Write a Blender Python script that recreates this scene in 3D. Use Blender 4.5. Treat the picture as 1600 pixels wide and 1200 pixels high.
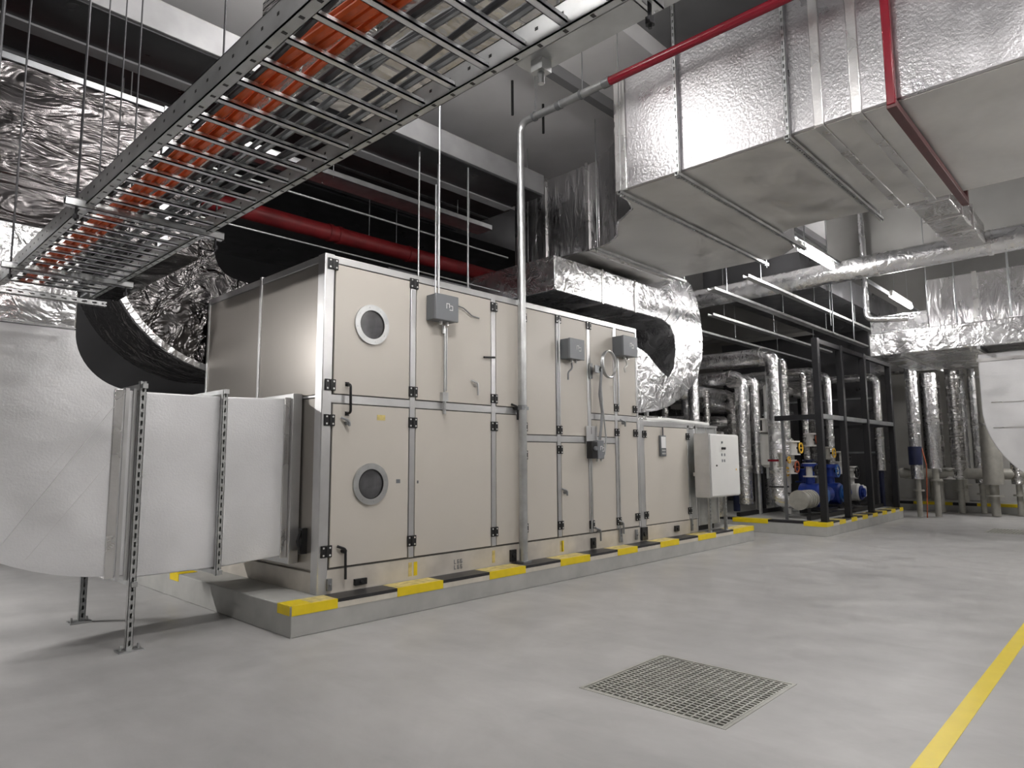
import bpy, bmesh, math, random
from mathutils import Vector, Matrix
random.seed(7)
PI = math.pi
V = Vector
for o in list(bpy.data.objects):
    bpy.data.objects.remove(o, do_unlink=True)
SC = bpy.context.scene
C = SC.collection

# ------------------------------------------------------------------ camera
cam_d = bpy.data.cameras.new('camera')
cam = bpy.data.objects.new('camera', cam_d); C.objects.link(cam)
yaw, pitch, roll, F = 0.81099, 0.1112, -0.005846, 1050.98
cam_d.sensor_width = 36.0; cam_d.sensor_fit = 'HORIZONTAL'
cam_d.lens = F * 36.0 / 1600.0
cam_d.clip_end = 200
fw = V((math.sin(yaw)*math.cos(pitch), math.cos(yaw)*math.cos(pitch), math.sin(pitch)))
r0 = V((math.cos(yaw), -math.sin(yaw), 0)); u0 = r0.cross(fw)
rr = r0*math.cos(roll) + u0*math.sin(roll); uu = -r0*math.sin(roll) + u0*math.cos(roll)
M = Matrix((rr, uu, -fw)).transposed().to_4x4(); M.translation = V((0, 0, 1.5))
cam.matrix_world = M
SC.camera = cam

# ------------------------------------------------------------------ view, world
SC.view_settings.view_transform = 'Standard'
SC.view_settings.look = 'None'
SC.view_settings.exposure = 0.35
SC.view_settings.gamma = 1.0
SC.view_settings.use_curve_mapping = False
W = bpy.data.worlds.new('world'); SC.world = W; W.use_nodes = True
W.node_tree.nodes['Background'].inputs[0].default_value = (0.8, 0.85, 0.9, 1)
W.node_tree.nodes['Background'].inputs[1].default_value = 0.05

# ceiling lamps: (x0, y0, z, direction, strength factor, label); the first two are in view
LAMP_POWER = 92.0
LAMPS = [
    (10.6, 3.80, 4.80, 6.84, 1.6, 'lit white tube light beside the big foil duct, nearer of the two in view'),
    (14.7, 3.55, 4.72, 6.84, 1.6, 'lit white tube light farther back above the black pump frame'),
    (2.95, 4.60, 6.22, 6.59, 0.75, 'ceiling tube light beside the big foil duct, above the red pipe'),
    (1.9, 2.4, 5.6, 6.84, 1.8, 'ceiling tube light above the aisle in front of the unit'),
    (-2.6, 2.6, 4.9, 6.84, 0.9, 'ceiling tube light left of the viewer'),
    (0.4, -0.6, 4.9, 6.84, 0.9, 'ceiling tube light above the start of the yellow floor line'),
    (4.0, 0.0, 5.3, 6.84, 0.8, 'unseen tube light added over the aisle before the big duct'),  # out of view, added to brighten the floor
    (7.0, -1.4, 4.3, 4.61, 0.9, 'tube light hung under the big duct at the right'),
    (12.6, -0.6, 4.3, 6.84, 1.4, 'ceiling tube light over the far aisle'),
    (19.0, 1.6, 4.0, 6.84, 2.0, 'ceiling tube light in front of the far wall'),
    (-1.5, 9.6, 3.3, 5.39, 4.5, 'ceiling tube light behind the foil supply duct'),
]

# ------------------------------------------------------------------ materials
MATS = {}
def nodes_mat(name):
    m = bpy.data.materials.new(name); m.use_nodes = True
    nt = m.node_tree; b = nt.nodes['Principled BSDF']
    return m, nt, b
def setv(b, col, rough, metal):
    b.inputs['Base Color'].default_value = (*col, 1)
    b.inputs['Roughness'].default_value = rough
    b.inputs['Metallic'].default_value = metal
def tc(nt, scale=(1, 1, 1)):
    t = nt.nodes.new('ShaderNodeTexCoord'); mp = nt.nodes.new('ShaderNodeMapping')
    mp.inputs['Scale'].default_value = scale
    nt.links.new(t.outputs['Object'], mp.inputs['Vector'])
    return mp.outputs['Vector']
def noise(nt, vec, scale, detail=3, rough=0.5, dist=0.0):
    n = nt.nodes.new('ShaderNodeTexNoise')
    n.inputs['Scale'].default_value = scale; n.inputs['Detail'].default_value = detail
    n.inputs['Roughness'].default_value = rough; n.inputs['Distortion'].default_value = dist
    nt.links.new(vec, n.inputs['Vector']); return n.outputs['Fac']
def ramp(nt, fac, a, b_, p0=0.3, p1=0.7):
    r = nt.nodes.new('ShaderNodeValToRGB')
    r.color_ramp.elements[0].color = (*a, 1); r.color_ramp.elements[1].color = (*b_, 1)
    r.color_ramp.elements[0].position = p0; r.color_ramp.elements[1].position = p1
    nt.links.new(fac, r.inputs['Fac']); return r.outputs['Color']
def math_n(nt, op, a, b_):
    m = nt.nodes.new('ShaderNodeMath'); m.operation = op
    for i, v in enumerate((a, b_)):
        if isinstance(v, (int, float)): m.inputs[i].default_value = v
        else: nt.links.new(v, m.inputs[i])
    return m.outputs[0]
def bump(nt, b, h, strength, dist=0.02):
    n = nt.nodes.new('ShaderNodeBump'); n.inputs['Strength'].default_value = strength
    n.inputs['Distance'].default_value = dist
    nt.links.new(h, n.inputs['Height']); nt.links.new(n.outputs['Normal'], b.inputs['Normal'])
def plain(name, col, rough=0.5, metal=0.0, var=0.06, vs=3.0, bmp=0.0, bs=60):
    m, nt, b = nodes_mat(name); setv(b, col, rough, metal)
    v = tc(nt)
    lo = tuple(max(0, c*(1-var)) for c in col); hi = tuple(min(1, c*(1+var)) for c in col)
    c = ramp(nt, noise(nt, v, vs, 4), lo, hi)
    nt.links.new(c, b.inputs['Base Color'])
    if bmp: bump(nt, b, noise(nt, v, bs, 2), bmp, 0.003)
    MATS[name] = m; return m
def foil(name, col=(0.80, 0.80, 0.81), rough=0.25, crease=0.5, cs=5.0, emboss=0.2, es=55, stretch=(1, 1, 1), metal=1.0, dist=0.03):
    m, nt, b = nodes_mat(name); setv(b, col, rough, metal)
    v = tc(nt, stretch)
    w = noise(nt, v, cs*0.6, 3, 0.6, 0.8)
    rd = nt.nodes.new('ShaderNodeTexNoise'); rd.noise_type = 'RIDGED_MULTIFRACTAL'
    rd.inputs['Scale'].default_value = cs*0.42; rd.inputs['Detail'].default_value = 3.5
    rd.inputs['Roughness'].default_value = 0.55; rd.inputs['Distortion'].default_value = 0.5
    nt.links.new(v, rd.inputs['Vector'])
    cr = math_n(nt, 'MULTIPLY', rd.outputs['Fac'], 0.42*crease)
    h = math_n(nt, 'ADD', math_n(nt, 'MULTIPLY', w, 1.2*crease), cr)
    v2 = tc(nt, (1, 1, 1))
    h = math_n(nt, 'ADD', h, math_n(nt, 'MULTIPLY', noise(nt, v2, es, 2, 0.5), 0.12*emboss))
    bump(nt, b, h, 1.0, dist)
    r = ramp(nt, noise(nt, v, 2.5, 3), (rough*0.75,)*3, (min(1, rough*1.35),)*3)
    nt.links.new(r, b.inputs['Roughness'])
    c = ramp(nt, noise(nt, v2, 1.3, 4), tuple(x*0.86 for x in col), tuple(min(1, x*1.06) for x in col))
    nt.links.new(c, b.inputs['Base Color'])
    MATS[name] = m; return m

foil('foil_bright', (0.84, 0.84, 0.85), 0.25, 0.85, 8.0, 0.4)
foil('foil_pipe', (0.90, 0.90, 0.91), 0.22, 0.75, 14.0, 0.2)
foil('foil_crinkle', (0.60, 0.59, 0.58), 0.24, 1.3, 8.0, 0.1, 50, (0.5, 0.5, 2.0), dist=0.04)
foil('foil_shaded', (0.085, 0.08, 0.08), 0.23, 1.15, 5.5, 0.1, 50, (0.6, 0.6, 1.8), dist=0.035)  # silver foil; the dark it reflects is put into the colour
foil('foil_dark', (0.11, 0.105, 0.105), 0.22, 1.5, 7.0, 0.1, 50, dist=0.04)  # same foil in the dark, shade put into the base colour
foil('foil_emboss', (0.60, 0.59, 0.605), 0.33, 0.04, 1.5, 1.7, 34, dist=0.02)
foil('foil_side', (0.70, 0.69, 0.70), 0.26, 0.9, 7.0, 0.2, 50, (1.5, 1.5, 0.4), dist=0.03)
foil('foil_under', (0.70, 0.69, 0.67), 0.46, 0.12, 3.0, 0.2, 40, metal=0.85)
foil('foil_cloth', (0.78, 0.78, 0.79), 0.52, 0.05, 1.6, 0.30, 60, metal=0.5)
foil('foil_cloth_creased', (0.80, 0.80, 0.81), 0.44, 0.22, 2.2, 0.35, 60, (1, 1, 1.4), metal=0.6)
plain('navy', (0.018, 0.024, 0.07), 0.4, 0, 0.2)
foil('foil_tape', (0.82, 0.81, 0.80), 0.28, 0.15, 8.0, 0.2)
foil('duct_dark', (0.12, 0.12, 0.125), 0.35, 0.12, 2.0, 0.1, metal=0.8)  # duct metal, darkened: the missing light above the unit is in the colour
plain('galvanised', (0.55, 0.56, 0.56), 0.36, 0.9, 0.16, 6, 0.1, 30)
plain('galvanised_bright', (0.74, 0.75, 0.76), 0.28, 0.95, 0.1, 6)
plain('galvanised_dark', (0.34, 0.35, 0.36), 0.36, 0.85, 0.2, 4)
plain('aluminium', (0.66, 0.66, 0.66), 0.36, 0.9, 0.07, 4)
plain('beige', (0.58, 0.545, 0.49), 0.34, 0.0, 0.03, 1.0)
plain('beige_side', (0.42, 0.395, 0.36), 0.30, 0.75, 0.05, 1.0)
plain('beige_base', (0.60, 0.56, 0.50), 0.40, 0.1, 0.10, 5.0)
plain('black_plastic', (0.012, 0.012, 0.013), 0.35, 0, 0.2)
plain('black_steel', (0.006, 0.006, 0.008), 0.5, 0, 0.2)
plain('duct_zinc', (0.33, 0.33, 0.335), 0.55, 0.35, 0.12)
plain('zinc_matt', (0.50, 0.51, 0.52), 0.6, 0.2, 0.1)
plain('seal', (0.10, 0.095, 0.09), 0.6, 0, 0.1)
plain('screw', (0.80, 0.80, 0.78), 0.3, 0.6, 0.05)
plain('grey_box', (0.135, 0.145, 0.155), 0.40, 0.1, 0.08, 3)
plain('grey_lid', (0.20, 0.21, 0.225), 0.40, 0.1, 0.06, 3)
plain('white_paint', (0.70, 0.70, 0.68), 0.35, 0, 0.02)
plain('white_mark', (0.80, 0.80, 0.80), 0.4, 0, 0.02)
plain('dark_mark', (0.10, 0.10, 0.11), 0.5, 0, 0.1)
plain('dirt', (0.24, 0.22, 0.19), 0.6, 0, 0.3, 30)
plain('red_pipe', (0.20, 0.007, 0.018), 0.26, 0, 0.1, 6)
plain('red_old', (0.16, 0.010, 0.012), 0.45, 0, 0.25, 6)
plain('oxide', (0.10, 0.035, 0.035), 0.45, 0.1, 0.15, 6)
plain('orange_cable', (0.62, 0.10, 0.02), 0.4, 0, 0.15, 12)
plain('dark_cable', (0.05, 0.05, 0.055), 0.45, 0, 0.2, 12)
plain('yellow_paint', (0.82, 0.62, 0.01), 0.42, 0, 0.06, 9)
plain('yellow_pale', (0.66, 0.54, 0.20), 0.5, 0, 0.30, 14)
plain('black_paint', (0.022, 0.021, 0.023), 0.40, 0, 0.3, 12)
plain('pale_band', (0.62, 0.58, 0.50), 0.5, 0, 0.08, 8)
plain('plinth_concrete', (0.42, 0.42, 0.40), 0.55, 0, 0.10, 4, 0.2, 50)
plain('ceiling_concrete', (0.86, 0.85, 0.85), 0.8, 0, 0.05, 1.2, 0.1, 30)
plain('ceiling_shaded', (0.22, 0.22, 0.225), 0.75, 0, 0.15, 0.8)
plain('wall_paint', (0.60, 0.59, 0.56), 0.7, 0, 0.08, 1.0)
plain('seam_bright', (0.80, 0.80, 0.80), 0.35, 0.35, 0.05)
plain('rod_dark', (0.07, 0.07, 0.075), 0.45, 0.6, 0.2)
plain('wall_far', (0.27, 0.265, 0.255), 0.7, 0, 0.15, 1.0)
plain('wall_dark', (0.035, 0.035, 0.037), 0.7, 0, 0.3, 1.0)  # near black: the unlit back of the hall put into the wall colour
plain('blue_pump', (0.012, 0.035, 0.22), 0.32, 0.1, 0.2, 9)
plain('blue_light', (0.03, 0.12, 0.36), 0.35, 0.1, 0.2, 9)
plain('valve_yellow', (0.72, 0.42, 0.03), 0.4, 0, 0.2, 9)
plain('valve_white', (0.72, 0.71, 0.68), 0.4, 0, 0.05)
plain('copper_red', (0.42, 0.10, 0.04), 0.4, 0.2, 0.2, 9)
plain('insulation_grey', (0.40, 0.39, 0.35), 0.42, 0.3, 0.12, 7, 0.4, 20)
plain('grate_steel', (0.50, 0.50, 0.46), 0.42, 0.6, 0.15, 8)
plain('pit', (0.045, 0.043, 0.04), 0.8, 0, 0.2)
plain('line_yellow', (0.80, 0.62, 0.015), 0.35, 0, 0.04, 5)
# floor: grey epoxy
m, nt, b = nodes_mat('floor_epoxy'); setv(b, (0.5, 0.5, 0.49), 0.42, 0)
v = tc(nt)
n1 = noise(nt, v, 0.55, 5, 0.6, 1.2)
c1 = ramp(nt, n1, (0.375, 0.372, 0.367), (0.47, 0.464, 0.457), 0.32, 0.66)
v2 = tc(nt, (1.0, 0.35, 1)); n2 = noise(nt, v2, 3.5, 5, 0.65, 0.6)
c2 = ramp(nt, n2, (0.93, 0.93, 0.93), (1.05, 1.05, 1.05), 0.35, 0.7)
mx = nt.nodes.new('ShaderNodeMixRGB'); mx.blend_type = 'MULTIPLY'; mx.inputs[0].default_value = 1
nt.links.new(c1, mx.inputs[1]); nt.links.new(c2, mx.inputs[2]); nt.links.new(mx.outputs[0], b.inputs['Base Color'])
rg = ramp(nt, noise(nt, v, 2.2, 4), (0.30,)*3, (0.50,)*3); nt.links.new(rg, b.inputs['Roughness'])
bump(nt, b, n2, 0.08, 0.01); MATS['floor_epoxy'] = m
# lamp
m, nt, b = nodes_mat('lamp'); setv(b, (0.9, 0.9, 0.9), 0.5, 0)
b.inputs['Emission Color'].default_value = (1.0, 0.97, 0.95, 1); b.inputs['Emission Strength'].default_value = LAMP_POWER
MATS['lamp'] = m
def lamp_mat(k):
    n = 'lamp_%d' % round(k*100)
    if n not in MATS:
        q = MATS['lamp'].copy(); q.name = n
        q.node_tree.nodes['Principled BSDF'].inputs['Emission Strength'].default_value = LAMP_POWER*k
        MATS[n] = q
    return n
# glass
m, nt, b = nodes_mat('porthole_glass'); setv(b, (0.10, 0.11, 0.12), 0.06, 0)
b.inputs['Specular IOR Level'].default_value = 0.8
nt.links.new(ramp(nt, noise(nt, tc(nt), 6, 3), (0.05, 0.05, 0.055), (0.13, 0.13, 0.135)), b.inputs['Base Color'])
MATS['porthole_glass'] = m

# ------------------------------------------------------------------ mesh builder
def bend(pts, R, seg=6):
    pts = [V(p) for p in pts]; out = [pts[0]]
    for i in range(1, len(pts)-1):
        a, p, c = pts[i-1], pts[i], pts[i+1]
        d1 = (a-p).normalized(); d2 = (c-p).normalized()
        ang = d1.angle(d2)
        if ang > PI-0.02: out.append(p); continue
        t = min(R/math.tan(ang/2), (a-p).length*0.49, (c-p).length*0.49)
        q0 = p+d1*t; q2 = p+d2*t
        for k in range(seg+1):
            s = k/seg; out.append(q0*(1-s)**2 + p*2*s*(1-s) + q2*s*s)
    out.append(pts[-1]); return out

class MB:
    def __init__(s): s.bm = bmesh.new(); s.mi = 0
    def _f(s, vs, smooth=False):
        try: f = s.bm.faces.new(vs)
        except ValueError: return
        f.material_index = s.mi; f.smooth = smooth
    def mat(s, i): s.mi = i; return s
    def box(s, x0, x1, y0, y1, z0, z1):
        x0, x1 = sorted((x0, x1)); y0, y1 = sorted((y0, y1)); z0, z1 = sorted((z0, z1))
        v = [s.bm.verts.new((x, y, z)) for z in (z0, z1) for x, y in ((x0, y0), (x1, y0), (x1, y1), (x0, y1))]
        for f in ((3, 2, 1, 0), (4, 5, 6, 7), (0, 1, 5, 4), (1, 2, 6, 5), (2, 3, 7, 6), (3, 0, 4, 7)):
            s._f([v[i] for i in f])
        return s
    def bar(s, p0, p1, w, h, up=(0, 0, 1)):
        p0, p1 = V(p0), V(p1); d = (p1-p0).normalized(); u = V(up)
        if abs(d.dot(u)) > 0.99: u = V((0, 1, 0))
        a = d.cross(u).normalized()*w/2; c = a.cross(d).normalized()*h/2
        v = [s.bm.verts.new(p+q) for p in (p0, p1) for q in (-a-c, a-c, a+c, -a+c)]
        for f in ((3, 2, 1, 0), (4, 5, 6, 7), (0, 1, 5, 4), (1, 2, 6, 5), (2, 3, 7, 6), (3, 0, 4, 7)):
            s._f([v[i] for i in f])
        return s
    def tube(s, pts, r, n=14, closed=False, caps=True):
        pts = [V(p) for p in pts]; N = len(pts); rings = []
        rs = r if isinstance(r, (list, tuple)) else [r]*N
        up = None
        for i, p in enumerate(pts):
            if closed: d = (pts[(i+1) % N]-pts[i-1]).normalized()
            elif i == 0: d = (pts[1]-p).normalized()
            elif i == N-1: d = (p-pts[-2]).normalized()
            else: d = ((pts[i+1]-p).normalized()+(p-pts[i-1]).normalized()).normalized()
            if up is None:
                up = V((0, 0, 1)) if abs(d.z) < 0.9 else V((1, 0, 0))
            a = d.cross(up)
            if a.length < 1e-5: a = d.cross(V((0, 1, 0)))
            a.normalize(); up = a.cross(d).normalized()
            rings.append([s.bm.verts.new(p + (a*math.cos(t)+up*math.sin(t))*rs[i]) for t in (2*PI*k/n for k in range(n))])
        for i in range(N if closed else N-1):
            A, B = rings[i], rings[(i+1) % N]
            for k in range(n): s._f([A[k], A[(k+1) % n], B[(k+1) % n], B[k]], True)
        if caps and not closed:
            s._f(rings[0][::-1]); s._f(rings[-1])
        return s
    def cyl(s, p0, p1, r, n=20, r2=None):
        return s.tube([p0, p1], [r, r if r2 is None else r2], n)
    def prism(s, poly, axis, a, b_):
        def P(u, w, t):
            return {'x': (t, u, w), 'y': (u, t, w), 'z': (u, w, t)}[axis]
        A = [s.bm.verts.new(P(u, w, a)) for u, w in poly]; B = [s.bm.verts.new(P(u, w, b_)) for u, w in poly]
        n = len(poly); s._f(A); s._f(B[::-1])
        for i in range(n): s._f([A[i], B[i], B[(i+1) % n], A[(i+1) % n]])
        return s
    def ring(s, c, axis, r_in, r_out, t, n=32):
        # flat ring with thickness t along the axis, starting at c
        ax = {'x': 0, 'y': 1, 'z': 2}[axis]
        def P(r, a, k):
            q = [0, 0, 0]; o = [i for i in range(3) if i != ax]
            q[o[0]] = math.cos(a)*r; q[o[1]] = math.sin(a)*r; q[ax] = k
            return V(c)+V(q)
        L = [[s.bm.verts.new(P(r, 2*PI*i/n, k)) for i in range(n)] for r, k in ((r_in, 0), (r_out, 0), (r_out, t), (r_in, t))]
        for j in range(4):
            A, B = L[j], L[(j+1) % 4]
            for i in range(n): s._f([A[i], A[(i+1) % n], B[(i+1) % n], B[i]], True)
        return s
    def build(s, name, mats, parent=None, bev=0.0, label=None, cat=None, group=None, kind=None, loc=None):
        if isinstance(mats, str): mats = [mats]
        bmesh.ops.recalc_face_normals(s.bm, faces=s.bm.faces)
        co = [v.co for v in s.bm.verts]
        lo = V((min(c[i] for c in co) for i in range(3))); hi = V((max(c[i] for c in co) for i in range(3)))
        org = V(loc) if loc is not None else V(((lo.x+hi.x)/2, (lo.y+hi.y)/2, lo.z))
        bmesh.ops.translate(s.bm, verts=s.bm.verts, vec=-org)
        me = bpy.data.meshes.new(name); s.bm.to_mesh(me); s.bm.free()
        for q in mats: me.materials.append(MATS[q])
        me.set_sharp_from_angle(angle=math.radians(38))
        o = bpy.data.objects.new(name, me); C.objects.link(o); o.location = org
        if bev:
            md = o.modifiers.new('bevel', 'BEVEL'); md.width = bev; md.segments = 2; md.limit_method = 'ANGLE'
            md.angle_limit = math.radians(50)
        if parent is not None:
            o.parent = parent
            o.matrix_parent_inverse = Matrix.Translation(-wloc(parent))
        if label: o['label'] = label
        if cat: o['category'] = cat
        if group: o['group'] = group
        if kind: o['kind'] = kind
        return o
def wloc(o):
    # every object here is only translated; a child's location is stored in world terms
    return V(o.location)
def thing(name, label, cat, loc, group=None):
    o = bpy.data.objects.new(name, None); C.objects.link(o); o.location = loc
    o.empty_display_size = 0.1
    o['label'] = label; o['category'] = cat
    if group: o['group'] = group
    return o
def S(name, mb, mat): return mb.build(name, mat, kind='structure')
def dup(o, dv, label=None, parent=None, first=True):
    c = o.copy(); C.objects.link(c)
    if first:
        c.location = V(o.location)+V(dv)
        if label: c['label'] = label
    else:
        c.parent = parent
    for ch in o.children: dup(ch, dv, None, c, False)
    return c
def channel(mb, p0, p1, w, d, face, pitch=0.06, slot=0.028, t=0.004):
    """slotted C channel from p0 to p1; 'face' is the unit vector its slotted web looks towards"""
    p0, p1 = V(p0), V(p1); ax = (p1-p0).normalized(); f = V(face); s_ = ax.cross(f).normalized()
    L = (p1-p0).length
    def bx(a0, a1, b0, b1, c0, c1):   # along, side, depth
        vs = []
        for c_ in (c0, c1):
            for a_, b_ in ((a0, b0), (a1, b0), (a1, b1), (a0, b1)):
                vs.append(mb.bm.verts.new(p0+ax*a_+s_*b_+f*c_))
        for q in ((3, 2, 1, 0), (4, 5, 6, 7), (0, 1, 5, 4), (1, 2, 6, 5), (2, 3, 7, 6), (3, 0, 4, 7)):
            mb._f([vs[i] for i in q])
    bx(0, L, -w/2, -w/2+t, -d, 0); bx(0, L, w/2-t, w/2, -d, 0)
    sw = w*0.16
    bx(0, L, -w/2, -sw, -t, 0); bx(0, L, sw, w/2, -t, 0)
    a = 0.0
    while a < L:
        bx(a, min(L, a+pitch-slot), -sw, sw, -t, 0); a += pitch
    bx(0, L, -w/2, w/2, -d-0.001, -d+t)

# ------------------------------------------------------------------ the shell
# floor with two drain pits
gx0, gx1, gy0, gy1 = 3.65, 4.68, 1.85, 2.875
hx0, hx1, hy0, hy1 = 16.3, 17.3, 1.75, 2.60
mb = MB()
def quad(mb, x0, x1, y0, y1, z): mb._f([mb.bm.verts.new(p) for p in ((x0, y0, z), (x1, y0, z), (x1, y1, z), (x0, y1, z))])
FX0, FX1, FY0, FY1 = -9.0, 24.0, -6.0, 14.0
quad(mb, FX0, gx0, FY0, FY1, 0)
quad(mb, gx0, gx1, FY0, gy0, 0); quad(mb, gx0, gx1, gy1, FY1, 0)
quad(mb, gx1, hx0, FY0, FY1, 0)
quad(mb, hx0, hx1, FY0, hy0, 0); quad(mb, hx0, hx1, hy1, FY1, 0)
quad(mb, hx1, FX1, FY0, FY1, 0)
S('floor', mb, 'floor_epoxy')
mb = MB()
for a, b_, c_, d_ in ((gx0, gx1, gy0, gy1), (hx0, hx1, hy0, hy1)):
    mb.box(a-.02, a, c_-.02, d_+.02, -.25, -0.001); mb.box(b_, b_+.02, c_-.02, d_+.02, -.25, -0.001)
    mb.box(a, b_, c_-.02, c_, -.25, -0.001); mb.box(a, b_, d_, d_+.02, -.25, -0.001)
    mb.box(a-.02, b_+.02, c_-.02, d_+.02, -.27, -.25)
S('trim_1', mb, 'pit')
# ceiling: pale slab; higher aisle slab and drop strip carry shade in their colour
CZ = 6.6
mb = MB(); mb.box(FX0, FX1, 4.22, FY1, CZ, CZ+.25)
S('ceiling', mb, 'ceiling_concrete')
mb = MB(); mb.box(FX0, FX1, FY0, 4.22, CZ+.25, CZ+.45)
S('trim_2', mb, 'ceiling_shaded')
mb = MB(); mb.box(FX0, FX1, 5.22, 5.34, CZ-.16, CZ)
S('trim_3', mb, 'ceiling_shaded')
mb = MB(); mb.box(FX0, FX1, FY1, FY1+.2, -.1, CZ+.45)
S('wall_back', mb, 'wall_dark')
mb = MB(); mb.box(FX1, FX1+.2, FY0, FY1, -.1, CZ+.45)
S('wall_right', mb, 'wall_paint')
mb = MB(); mb.box(FX0-.2, FX0, FY0, FY1, -.1, CZ+.45)
S('wall_left', mb, 'wall_far')
mb = MB(); mb.box(FX0, FX1, FY0-.2, FY0, -.1, CZ+.45)
S('wall_front', mb, 'wall_far')
# deep concrete beam over the far aisle, runs across the room
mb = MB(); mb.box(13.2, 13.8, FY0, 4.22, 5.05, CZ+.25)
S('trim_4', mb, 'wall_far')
mb = MB(); mb.box(19.6, 20.2, FY0, FY1, 5.2, CZ)
S('trim_5', mb, 'wall_far')

# ------------------------------------------------------------------ lamps
for i, (x0, y0, z0, top, k, lab) in enumerate(LAMPS):
    t = thing('tube_light', lab, 'ceiling light', (x0+.75, y0, z0), 'tube lights')
    mb = MB(); mb.box(x0, x0+1.5, y0-.03, y0+.03, z0+.03, z0+.075)
    mb.box(x0, x0+.025, y0-.03, y0+.03, z0-.04, z0+.03); mb.box(x0+1.475, x0+1.5, y0-.03, y0+.03, z0-.04, z0+.03)
    mb.build('housing', 'white_paint', t)
    mb = MB(); mb.cyl((x0+.027, y0, z0-.022), (x0+1.473, y0, z0-.022), .045, 14)
    mb.build('tube', lamp_mat(k), t)
    for dx in (.25, 1.25): MB().cyl((x0+dx, y0, z0+.075), (x0+dx, y0, top), .005, 6).build('suspension_wire', 'galvanised_dark', t)

# ------------------------------------------------------------------ plinths
def plinth(name, label, x0, x1, y0, y1, z, stripes, side_stripes=()):
    t = thing(name, label, 'plinth', ((x0+x1)/2, (y0+y1)/2, 0))
    MB().box(x0, x1, y0, y1, 0, z).build('base', 'plinth_concrete', t, bev=.008)
    for a, b_, yellow in stripes:        # along the front edge
        if yellow:
            m_ = MB(); m_.box(a, b_, y0-.004, y0+.02, z-.078, z+.004)
            m_.mat(1).box(a, b_, y0+.02, y0+.24, z+.0005, z+.004)  # paler top: glare put into the colour
            m_.build('yellow_stripe', ['yellow_paint', 'yellow_pale'], t)
        else:
            MB().box(a+.002, b_-.002, y0-.004, y0+.24, z-.026, z+.004).build('black_stripe', 'black_paint', t)
            MB().box(a+.002, b_-.002, y0-.003, y0+.006, z-.078, z-.028).build('pale_band', 'pale_band', t)
    for a, b_, yellow in side_stripes:   # along the left edge
        if yellow:
            MB().box(x0-.004, x0+.20, a, b_, z-.078, z+.0045).build('yellow_stripe', 'yellow_paint', t)
        else:
            MB().box(x0-.004, x0+.20, a+.002, b_-.002, z-.04, z+.0045).build('black_stripe', 'black_paint', t)
    return t
sx = [2.975, 3.42, 4.08, 4.66, 5.33, 5.92, 6.56, 7.16, 7.78, 8.27, 8.88, 9.42, 10.02, 10.63, 11.27, 12.1]
plinth('equipment_plinth', 'long concrete plinth with yellow and black edge under the beige air unit', 2.97, 12.1, 5.424, 9.6, .26,
       [(sx[i], sx[i+1], i % 2 == 0) for i in range(len(sx)-1)], [(5.45, 5.66, True), (7.9, 8.15, True)])
# yellow only covers the corner on the left side
s2 = [13.5+i*.36 for i in range(16)]
plinth('equipment_plinth', 'low concrete plinth with yellow and black edge under the black pump frame', 13.5, 18.85, 4.62, 9.5, .26,
       [(s2[i], min(18.85, s2[i+1]), i % 2 == 0) for i in range(15)], [(4.63, 5.05, True), (5.05, 5.75, False), (5.75, 6.5, True), (6.5, 7.2, False), (7.2, 8, True)])
t = thing('equipment_plinth', 'low kerb plinth with long yellow and black dashes along the far wall', 'plinth', (22.6, 3, 0))
MB().box(21.9, 23.6, -3.5, 9.5, 0, .24).build('base', 'plinth_concrete', t, bev=.008)
y = -3.4; k = 0
while y < 9.3:
    L = .95 if k % 2 == 0 else .55
    MB().box(21.895, 22.1, y, min(y+L, 9.45), .17, .245).build('yellow_stripe' if k % 2 == 0 else 'black_stripe', 'yellow_paint' if k % 2 == 0 else 'black_paint', t)
    y += L+.004; k += 1

# floor line
MB().box(0.5, 23.0, 0.885, 0.985, 0.0, 0.002).build('floor_line', 'line_yellow', label='straight yellow line painted along the grey floor at the right', cat='floor marking')

# drain grates
def grate(name, label, x0, x1, y0, y1, nx, ny):
    t = thing(name, label, 'floor grate', ((x0+x1)/2, (y0+y1)/2, 0))
    m_ = MB(); w = .022
    m_.box(x0, x1, y0, y0+w, -.04, .003); m_.box(x0, x1, y1-w, y1, -.04, .003)
    m_.box(x0, x0+w, y0+w, y1-w, -.04, .003); m_.box(x1-w, x1, y0+w, y1-w, -.04, .003)
    m_.build('frame', 'grate_steel', t)
    m_ = MB(); g = .004
    X0, X1, Y0, Y1 = x0+w+g, x1-w-g, y0+w+g, y1-w-g
    for i in range(nx+1):
        a = X0+(X1-X0-.016)*i/nx; m_.box(a, a+.016, Y0, Y1, -.03, 0.0)
    for i in range(ny+1):
        a = Y0+(Y1-Y0-.012)*i/ny; m_.box(X0, X1, a, a+.012, -.03, 0.001)
    m_.build('mesh_panel', 'grate_steel', t)
grate('drain_grate', 'square steel mesh drain grate set in the floor in the foreground', gx0, gx1, gy0, gy1, 24, 19)
grate('drain_grate', 'square steel drain grate in the floor far back at the right', hx0, hx1, hy0, hy1, 16, 14)

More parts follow.
